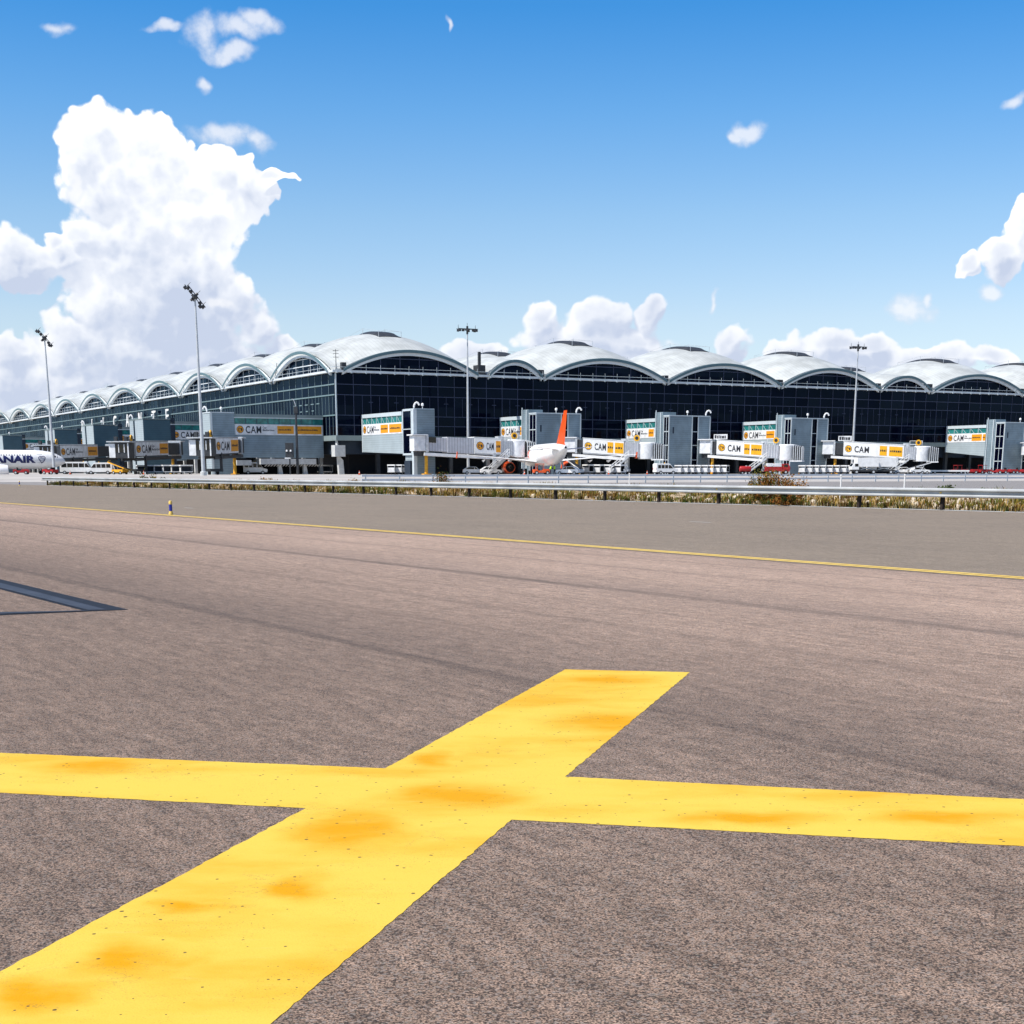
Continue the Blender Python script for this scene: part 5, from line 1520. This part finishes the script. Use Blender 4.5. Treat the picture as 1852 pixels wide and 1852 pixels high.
# ------------------------------------------------------------------ vehicles and equipment on the apron
def wheels(t, xs_, hw, r, w_=0.22, mname='black'):
    for x in xs_:
        for s in (-1, 1):
            wl = MB().tube((x, s * hw - s * w_, r), (x, s * hw, r), r, None, 14).build('wheel', mname, t)
            MB().tube((x, s * hw + s * 0.002, r), (x, s * hw + s * 0.012, r), r * 0.55, None, 10).build('hub', 'steel', wl)
def van(label, x, y, rz, Ln=5.2, Hh=2.3, paint='white', group='vans and small buses on the apron', cat='van', bus=False, beacon=True):
    t = thing('service_van' if not bus else 'minibus', label, cat, (x, y, gz(x, y)), rz, group)
    hl = Ln / 2; hw = 0.98
    f = 0.25 if bus else 0.85
    body = [(-hl, 0.42), (hl - 0.1, 0.42), (hl, 0.75), (hl - 0.05, 1.02), (hl - f, 1.22), (hl - f - 0.75, Hh - 0.1), (hl - f - 1.0, Hh), (-hl + 0.15, Hh), (-hl, Hh - 0.2)]
    MB().prism(body, 1, -hw, hw).build('body', paint, t, bevel=0.07)
    n = 3 if not bus else 4
    a0 = -hl + 0.35; a1 = hl - f - 1.15
    for s in (-1, 1):
        mb = MB()
        for i in range(n):
            p = a0 + (a1 - a0) * i / n; q = a0 + (a1 - a0) * (i + 1) / n - 0.12
            mb.box(p, q, s * hw - 0.01, s * hw + 0.012, Hh * 0.56, Hh - 0.28)
        mb.build('side_windows', 'winglass', t)
        mb = MB(); mb.prism([(a1 + 0.02, Hh * 0.56), (hl - f - 0.12, Hh * 0.56), (hl - f - 0.72, Hh - 0.3), (a1 + 0.02, Hh - 0.3)], 1, s * hw - 0.01, s * hw + 0.012)
        mb.build('door_window', 'winglass', t)
        MB().box(hl - 0.06, hl + 0.012, s * 0.75 - 0.16, s * 0.75 + 0.16, 0.72, 0.92).build('headlight', 'lampglass', t)
        MB().box(-hl - 0.012, -hl + 0.02, s * 0.8 - 0.1, s * 0.8 + 0.1, 0.9, 1.3).build('tail_light', 'red', t)
    d = Vector((hl - f - 0.75 - (hl - f), 0, Hh - 0.1 - 1.22)); nn = Vector((-d.z, 0, d.x)).normalized()
    if nn.x < 0: nn = -nn
    p0 = Vector((hl - f, 0, 1.22)) + d * 0.12 + nn * 0.012; p1 = Vector((hl - f, 0, 1.22)) + d * 0.88 + nn * 0.012
    MB().add([(p0.x, -0.82, p0.z), (p0.x, 0.82, p0.z), (p1.x, 0.78, p1.z), (p1.x, -0.78, p1.z)], [(0, 1, 2, 3)]).build('windscreen', 'winglass', t, fix=False)
    MB().box(-hl - 0.03, hl + 0.03, -hw + 0.04, hw - 0.04, 0.30, 0.42).build('bumper', 'black', t)
    wheels(t, (-hl + 0.95, hl - 0.95), hw + 0.01, 0.36)
    if beacon: MB().lathe([(0.09, Hh - 0.01), (0.09, Hh + 0.16), (0.03, Hh + 0.2)], 8, 2, (hl - f - 1.6, 0, 0)).build('beacon', 'amber', t)
    return t
def car(label, x, y, rz, paint='white', group='cars and tugs on the apron'):
    t = thing('parked_car', label, 'car', (x, y, gz(x, y)), rz, group)
    hl = 2.1; hw = 0.85
    MB().prism([(-hl, 0.35), (hl - 0.05, 0.35), (hl, 0.65), (hl - 0.25, 0.86), (hl - 1.1, 0.95), (hl - 1.75, 1.42), (-hl + 1.0, 1.47), (-hl + 0.2, 1.0), (-hl, 0.9)], 1, -hw, hw).build('body', paint, t, bevel=0.07)
    for s in (-1, 1):
        mb = MB(); mb.prism([(hl - 1.28, 0.97), (hl - 1.80, 1.36), (0.10, 1.38), (0.10, 0.97)], 1, s * hw - 0.01, s * hw + 0.012)
        mb.prism([(0.02, 0.97), (0.02, 1.38), (-hl + 1.08, 1.40), (-hl + 0.45, 0.99)], 1, s * hw - 0.01, s * hw + 0.012); mb.build('side_windows', 'winglass', t)
        MB().box(hl - 0.08, hl + 0.01, s * 0.6 - 0.15, s * 0.6 + 0.15, 0.62, 0.76).build('headlight', 'lampglass', t)
        MB().box(-hl - 0.01, -hl + 0.05, s * 0.6 - 0.12, s * 0.6 + 0.12, 0.70, 0.86).build('tail_light', 'red', t)
    a = Vector((hl - 1.1, 0, 0.95)); b = Vector((hl - 1.75, 0, 1.42)); n = Vector((0.585, 0, 0.81)) * 0.012
    p0 = a + (b - a) * 0.1 + n; p1 = a + (b - a) * 0.9 + n
    MB().add([(p0.x, -0.72, p0.z), (p0.x, 0.72, p0.z), (p1.x, 0.66, p1.z), (p1.x, -0.66, p1.z)], [(0, 1, 2, 3)]).build('windscreen', 'winglass', t, fix=False)
    wheels(t, (-hl + 0.75, hl - 0.8), hw + 0.01, 0.31)
    return t
def tug(label, x, y, rz, paint='orangered', group='cars and tugs on the apron', cab=True):
    t = thing('baggage_tug', label, 'baggage tractor', (x, y, gz(x, y)), rz, group)
    MB().prism([(-1.5, 0.35), (1.55, 0.35), (1.6, 0.85), (1.5, 1.0), (0.25, 1.02), (0.1, 0.72), (-0.7, 0.72), (-0.8, 0.95), (-1.5, 0.95)], 1, -0.75, 0.75).build('chassis', paint, t, bevel=0.05)
    MB().prism([(-0.75, 0.75), (-0.3, 0.75), (-0.35, 0.9), (-0.65, 0.95), (-0.75, 1.35), (-0.85, 1.35)], 1, -0.5, 0.5).build('seat', 'black', t)
    mb = MB(); mb.tube((0.2, 0, 1.0), (0.0, 0, 1.3), 0.03); mb.build('steering_column', 'darkmetal', t)
    if cab:
        mb = MB()
        for (px, py) in ((0.3, -0.68), (0.3, 0.68), (-0.9, -0.68), (-0.9, 0.68)): mb.tube((px, py, 0.9), (px, py, 1.85), 0.04, n=6)
        mb.box(-1.0, 0.4, -0.75, 0.75, 1.85, 1.95); mb.build('canopy', paint, t)
    for s in (-1, 1): MB().box(1.59, 1.615, s * 0.5 - 0.12, s * 0.5 + 0.12, 0.62, 0.82).build('headlight', 'lampglass', t)
    wheels(t, (-1.0, 1.0), 0.78, 0.34)
    return t
def cart(label, x, y, rz, group, canopy=True):
    t = thing('baggage_cart', label, 'baggage cart', (x, y, gz(x, y)), rz, group)
    MB().box(-1.25, 1.25, -0.72, 0.72, 0.42, 0.58).build('deck', 'white2', t)
    mb = MB()
    for (px, py) in ((-1.2, -0.68), (-1.2, 0.68), (1.2, -0.68), (1.2, 0.68)): mb.box(px - 0.04, px + 0.04, py - 0.04, py + 0.04, 0.58, 1.62)
    mb.build('posts', 'steel', t)
    MB().box(-1.3, 1.3, -0.76, 0.76, 1.62, 1.86).build('roof', 'white', t, bevel=0.03)
    MB().box(-1.18, 1.18, 0.60, 0.66, 0.59, 1.61).build('back_curtain', 'darkblue', t)
    MB().box(-1.22, -1.16, -0.60, 0.59, 0.59, 1.3).build('end_board', 'white2', t)
    mb = MB(); mb.tube((1.25, 0, 0.45), (2.0, 0, 0.35), 0.03); mb.build('drawbar', 'darkmetal', t)
    wheels(t, (-0.85, 0.85), 0.70, 0.22, 0.14)
    return t
first = None
def row(label, group, pts, rz):
    global first
    for (x, y) in pts:
        if first is None:
            first = cart(label, x, y, rz, group)
        else:
            dup(first, (x, y, gz(x, y)), rz + random.uniform(-0.06, 0.06), label, group)
def line(xa, ya, xb, yb, n):
    return [(xa + (xb - xa) * i / max(1, n - 1), ya + (yb - ya) * i / max(1, n - 1)) for i in range(n)]
row('white roofed baggage cart in the row left of the first yellow bridge column', 'baggage carts below the first bridge', line(-22.8, 284, -16.6, 288, 6), 1.35)
row('white roofed baggage cart in the row between the tail fin tower and the brown bush', 'baggage carts beyond the orange tailed aircraft', line(35.2, 312, 45.0, 313.5, 8), 1.2)
row('white roofed baggage cart in the row under the rightmost white bridge', 'baggage carts below the rightmost bridge', line(63.2, 322, 74.5, 326, 8), 1.2)
row('white roofed baggage cart in the row left of the corner column', 'baggage carts before the long walkway', line(-49.5, 305, -38.8, 309, 6), 0.5)
row('white roofed baggage cart right of the orange tailed aircraft', 'baggage carts by the right engine', line(14.6, 282, 20.8, 285, 4), 1.1)
row('white roofed baggage cart among the dark bridge legs at the left', 'baggage carts below the left bridges', line(-76.2, 306, -66.4, 302, 6), 0.4)

van('white minibus with large dark windows directly right of the white aircraft nose', -91.6, 312, 0.05, 6.6, 2.5, 'white', bus=True, cat='minibus')
van('white van with dark side windows between the minibus and the dark bridge', -83.4, 300, math.pi + 0.1, 5.2, 2.3)
van('white van parked under the left end of the long walkway', -51.4, 297, 0.15, 4.8, 2.4)
van('white van at the stair foot of the bridge right of the tail fin', 30.6, 296, 0.3, 4.6, 2.1)
car('small white car parked below the bridge left of the orange tailed aircraft', -7.2, 280, 0.1)
car('small white car beside the service stair left of the aircraft engine', -4.0, 279, 0.2)
car('white car under the fuselage right of the orange tug', 9.9, 262, math.pi - 0.3)
car('white car at the right end of the rightmost white bridge', 88.4, 321, 0.05)
car('white car behind the fence below the rightmost bridge cab', 84.0, 320, math.pi)
tug('orange red baggage tug under the tail of the orange tailed aircraft', 5.3, 268, 0.2, 'orangered')
tug('red baggage tug left of the white aircraft nose wheel', -98.0, 296, 0.1, 'red', cab=False)
tug('red baggage tug directly below the nose of the white aircraft', -91.9, 295, 2.6, 'red', cab=False)
tug('leftmost red tug in the row at the foot of the rightmost tower', 101.0, 335, 0.3, 'red', 'red tugs in a row by the rightmost tower')
for (x, y, a, lab) in ((104.0, 336, 0.1, 'second from the left'), (107.0, 336.5, 0.5, 'middle one'), (110.2, 338, -0.2, 'fourth from the left'), (113.5, 339, 0.2, 'fifth from the left'), (116.6, 340, 0.1, 'nearest the right photo edge')):
    tug('red tug in the row at the rightmost tower, ' + lab, x, y, a, 'red', 'red tugs in a row by the rightmost tower', lab[0] == 'm')

def tank_trailer(label, x, y, rz):
    t = thing('tank_trailer', label, 'tank trailer', (x, y, gz(x, y)), rz)
    MB().lathe([(0.2, -1.25), (0.5, -1.15), (0.58, -1.0), (0.58, 1.0), (0.5, 1.15), (0.2, 1.25)], 18, 0, (0, 0, 1.05)).build('tank', 'red', t, smooth=True)
    MB().box(-1.3, 1.5, -0.45, 0.45, 0.36, 0.46).build('frame', 'darkmetal', t)
    MB().lathe([(0.2, 1.6), (0.2, 1.75)], 10, 2, (0.2, 0, 0)).build('hatch', 'steel', t)
    wheels(t, (-0.7, 0.7), 0.6, 0.26, 0.16)
tank_trailer('small red tank trailer left of the brown bush', 48.0, 305, 0.1)
def red_truck(label, x, y, rz):
    t = thing('service_truck', label, 'truck', (x, y, gz(x, y)), rz)
    MB().box(-2.6, 2.4, -1.0, 1.0, 0.55, 0.85).build('chassis', 'red', t)
    MB().prism([(1.0, 0.86), (2.5, 0.86), (2.5, 1.4), (2.15, 2.1), (1.0, 2.1)], 1, -0.98, 0.98).build('cab', 'red', t, bevel=0.06)
    MB().box(-2.5, 0.9, -0.95, 0.95, 0.86, 1.5).build('load_bed', 'red', t)
    MB().box(-2.3, 0.7, -0.9, 0.9, 1.51, 2.2).build('load', 'white2', t, bevel=0.05)
    for s in (-1, 1): MB().box(1.2, 2.0, s * 0.98 - 0.01, s * 0.98 + 0.012, 1.42, 1.95).build('side_window', 'winglass', t)
    MB().add([(2.46, -0.85, 1.48), (2.46, 0.85, 1.48), (2.19, 0.8, 2.04), (2.19, -0.8, 2.04)], [(0, 1, 2, 3)]).build('windscreen', 'winglass', t, fix=False)
    wheels(t, (-1.7, 1.6), 1.0, 0.42, 0.25)
red_truck('red service truck with a pale load behind the brown bush', 55.3, 309, 0.05)

def highloader(label, x, y, rz):
    t = thing('catering_truck', label, 'catering truck', (x, y, gz(x, y)), rz, 'catering trucks under the rightmost bridge')
    MB().box(-2.7, 2.7, -1.0, 1.0, 0.55, 0.9).build('chassis', 'darkmetal', t)
    MB().prism([(1.4, 0.91), (3.0, 0.91), (3.05, 1.5), (2.5, 2.3), (1.4, 2.35)], 1, -1.05, 1.05).build('cab', 'white', t, bevel=0.08)
    MB().prism([(-2.8, 1.5), (1.3, 1.5), (1.9, 2.45), (1.9, 3.4), (-2.8, 3.4)], 1, -1.15, 1.15).build('box_body', 'white', t, bevel=0.04)
    MB().box(-1.2, 0.6, -1.17, -1.152, 2.4, 3.1).build('side_marking', 'dirtyyellow', t)
    for s in (-1, 1): MB().box(1.6, 2.35, s * 1.05 - 0.01, s * 1.05 + 0.012, 1.55, 2.15).build('side_window', 'winglass', t)
    MB().add([(3.0, -0.9, 1.58), (3.0, 0.9, 1.58), (2.56, 0.85, 2.24), (2.56, -0.85, 2.24)], [(0, 1, 2, 3)]).build('windscreen', 'winglass', t, fix=False)
    mb = MB()
    for s in (-0.8, 0.8):
        mb.sbox(-1.8, 1.0, s - 0.05, s + 0.05, 0.92, 1.04, 1.36, 1.48); mb.sbox(-1.8, 1.0, s - 0.05, s + 0.05, 1.36, 1.48, 0.92, 1.04)
    mb.build('scissor_lift', 'steel', t)
    wheels(t, (-1.8, 1.9), 1.02, 0.46, 0.28)
highloader('white high loading truck with a slanted front, left one of the pair under the bridge', 74.8, 315, math.pi + 0.1)
highloader('white high loading truck with a slanted front, right one of the pair under the bridge', 79.0, 317, math.pi + 0.1)

def belt_loader(label, x, y, rz, paint):
    t = thing('belt_loader', label, 'belt loader', (x, y, gz(x, y)), rz, 'belt loaders on the apron')
    MB().box(-1.8, 1.6, -0.8, 0.8, 0.4, 0.95).build('chassis', paint, t, bevel=0.05)
    MB().sbox(-3.0, 3.2, -0.45, 0.45, 0.75, 0.95, 2.3, 2.5).build('belt_frame', paint, t)
    MB().sbox(-2.9, 3.1, -0.38, 0.38, 0.97, 1.0, 2.52, 2.55).build('belt', 'black', t)
    mb = MB(); mb.tube((1.0, -0.4, 0.9), (1.6, -0.4, 1.95), 0.06); mb.tube((1.0, 0.4, 0.9), (1.6, 0.4, 1.95), 0.06); mb.build('lift_arm', 'steel', t)
    MB().prism([(-0.6, 0.96), (0.1, 0.96), (0.1, 1.1), (-0.4, 1.15), (-0.5, 1.6), (-0.6, 1.6)], 1, -0.78, -0.47).build('seat', 'black', t)
    wheels(t, (-1.1, 1.0), 0.82, 0.34)
belt_loader('yellow belt loader right of the white van at the left', -78.6, 297, 2.5, 'yellowcol')
belt_loader('white belt loader below the aircraft tail, right of the fuselage', 11.6, 268, 1.9, 'white')
belt_loader('white belt loader under the cab of the rightmost bridge', 86.5, 317, 0.25, 'white')

def concrete_block(label, x, y, rz):
    t = thing('flat_trailer', label, 'trailer', (x, y, gz(x, y)), rz)
    MB().box(-4.8, 4.8, -1.1, 1.1, 0.50, 0.85).build('flat_bed', 'white', t)
    MB().box(-4.7, 4.7, -0.5, 0.5, 0.34, 0.49).build('frame', 'darkmetal', t)
    wheels(t, (-3.9, -3.0, 3.0, 3.9), 0.95, 0.30, 0.2)
concrete_block('long flat white trailer between the rightmost bridge and the red tugs', 96.2, 328, 0.1)

# safety cones near the aircraft
cone0 = None
for (x, y) in ((-27.0, 262), (2.2, 262), (17.5, 268), (-86.5, 290), (-71.6, 288), (26.0, 285)):
    if cone0 is None:
        cone0 = thing('safety_cone', 'small orange safety cone on the concrete apron', 'cone', (x, y, gz(x, y)), 0, 'orange cones on the apron')
        MB().box(-0.24, 0.24, -0.24, 0.24, 0.0, 0.05).build('base', 'black', cone0)
        MB().lathe([(0.18, 0.051), (0.10, 0.35)], 12).build('cone_body', 'orangered', cone0, smooth=True)
        MB().lathe([(0.10, 0.352), (0.07, 0.52)], 12).build('white_band', 'white', cone0, smooth=True)
        MB().lathe([(0.07, 0.522), (0.03, 0.75)], 12).build('cone_tip', 'orangered', cone0, smooth=True)
    else:
        dup(cone0, (x, y, gz(x, y)), 0)

# ground handlers in lime high visibility clothing
def person(label, x, y, rz, bend=0.0, armup=0.4):
    t = thing('person', label, 'person', (x, y, gz(x, y)), rz, 'ground handlers in lime vests')
    # joints: pelvis first (root); the figure faces +x
    b = bend
    hipz = 0.93
    def up(h): return (math.sin(b) * (h - hipz), 0.0, hipz + math.cos(b) * (h - hipz))
    J = []; E_ = []; Rr = []
    def j(p, r, parent=None):
        J.append(p); Rr.append(r)
        if parent is not None: E_.append((parent, len(J) - 1))
        return len(J) - 1
    pel = j((0, 0, hipz), 0.14)
    wa = j(up(1.12), 0.125, pel); ch = j(up(1.34), 0.155, wa); nk = j(up(1.50), 0.06, ch)
    h0 = j(up(1.58), 0.085, nk); h1 = j(up(1.72), 0.075, h0)
    for s in (-1, 1):
        u_ = up(1.42); sh = j((u_[0], s * 0.19, u_[2]), 0.062, ch)
        el = j((u_[0] + 0.10 + armup * 0.2, s * 0.25, u_[2] - 0.26), 0.046, sh)
        wr = j((u_[0] + 0.24 + armup * 0.3, s * 0.22, u_[2] - 0.44 + armup * 0.25), 0.034, el)
        hd = j((u_[0] + 0.31 + armup * 0.33, s * 0.20, u_[2] - 0.50 + armup * 0.28), 0.036, wr)
        hp = j((0, s * 0.10, hipz - 0.06), 0.095, pel)
        kn = j((0.05 * s + 0.04, s * 0.11, 0.50), 0.066, hp)
        an = j((0.09 * s, s * 0.11, 0.10), 0.045, kn)
        to = j((0.09 * s + 0.16, s * 0.12, 0.045), 0.04, an)
    me = bpy.data.meshes.new('body'); me.from_pydata(J, E_, []); me.update()
    o = bpy.data.objects.new('body', me); COL.objects.link(o); o.parent = t
    sk = o.modifiers.new('skin', 'SKIN'); o.modifiers.new('sub', 'SUBSURF').levels = 1
    o.modifiers['sub'].render_levels = 1
    for i, r in enumerate(Rr):
        me.skin_vertices[0].data[i].radius = (r, r)
    me.skin_vertices[0].data[0].use_root = True
    me.materials.append(M['cloth'])
    # vest follows the trunk
    rings = []
    for (h, rx, ry) in ((0.98, 0.17, 0.20), (1.12, 0.16, 0.19), (1.30, 0.18, 0.215), (1.43, 0.165, 0.20), (1.49, 0.10, 0.13)):
        c = up(h)
        rings.append([(c[0] + rx * math.cos(a) * math.cos(b), ry * math.sin(a), c[2] - rx * math.cos(a) * math.sin(b)) for a in [2 * math.pi * k_ / 16 for k_ in range(16)]])
    MB().loft(rings).build('vest', 'hivis', t, smooth=True)
    mb = MB(); c = up(1.655)
    mb.lathe([(0.02, -0.125), (0.07, -0.10), (0.092, -0.02), (0.095, 0.04), (0.075, 0.10), (0.02, 0.125)], 14, 2, c); mb.build('head', 'skin', t, smooth=True)
    mb = MB(); mb.lathe([(0.101, 0.02), (0.100, 0.06), (0.08, 0.115), (0.02, 0.14)], 14, 2, (c[0] - 0.008, c[1], c[2])); mb.build('hair', 'hair', t, smooth=True)
    return t
person('person in a lime vest bending under the aircraft tail, left of the other', 6.75, 262.5, 0.2, 0.45, 0.5)
person('person in a lime vest standing under the aircraft tail, right of the other', 7.55, 262.0, 2.6, 0.15, 0.2)
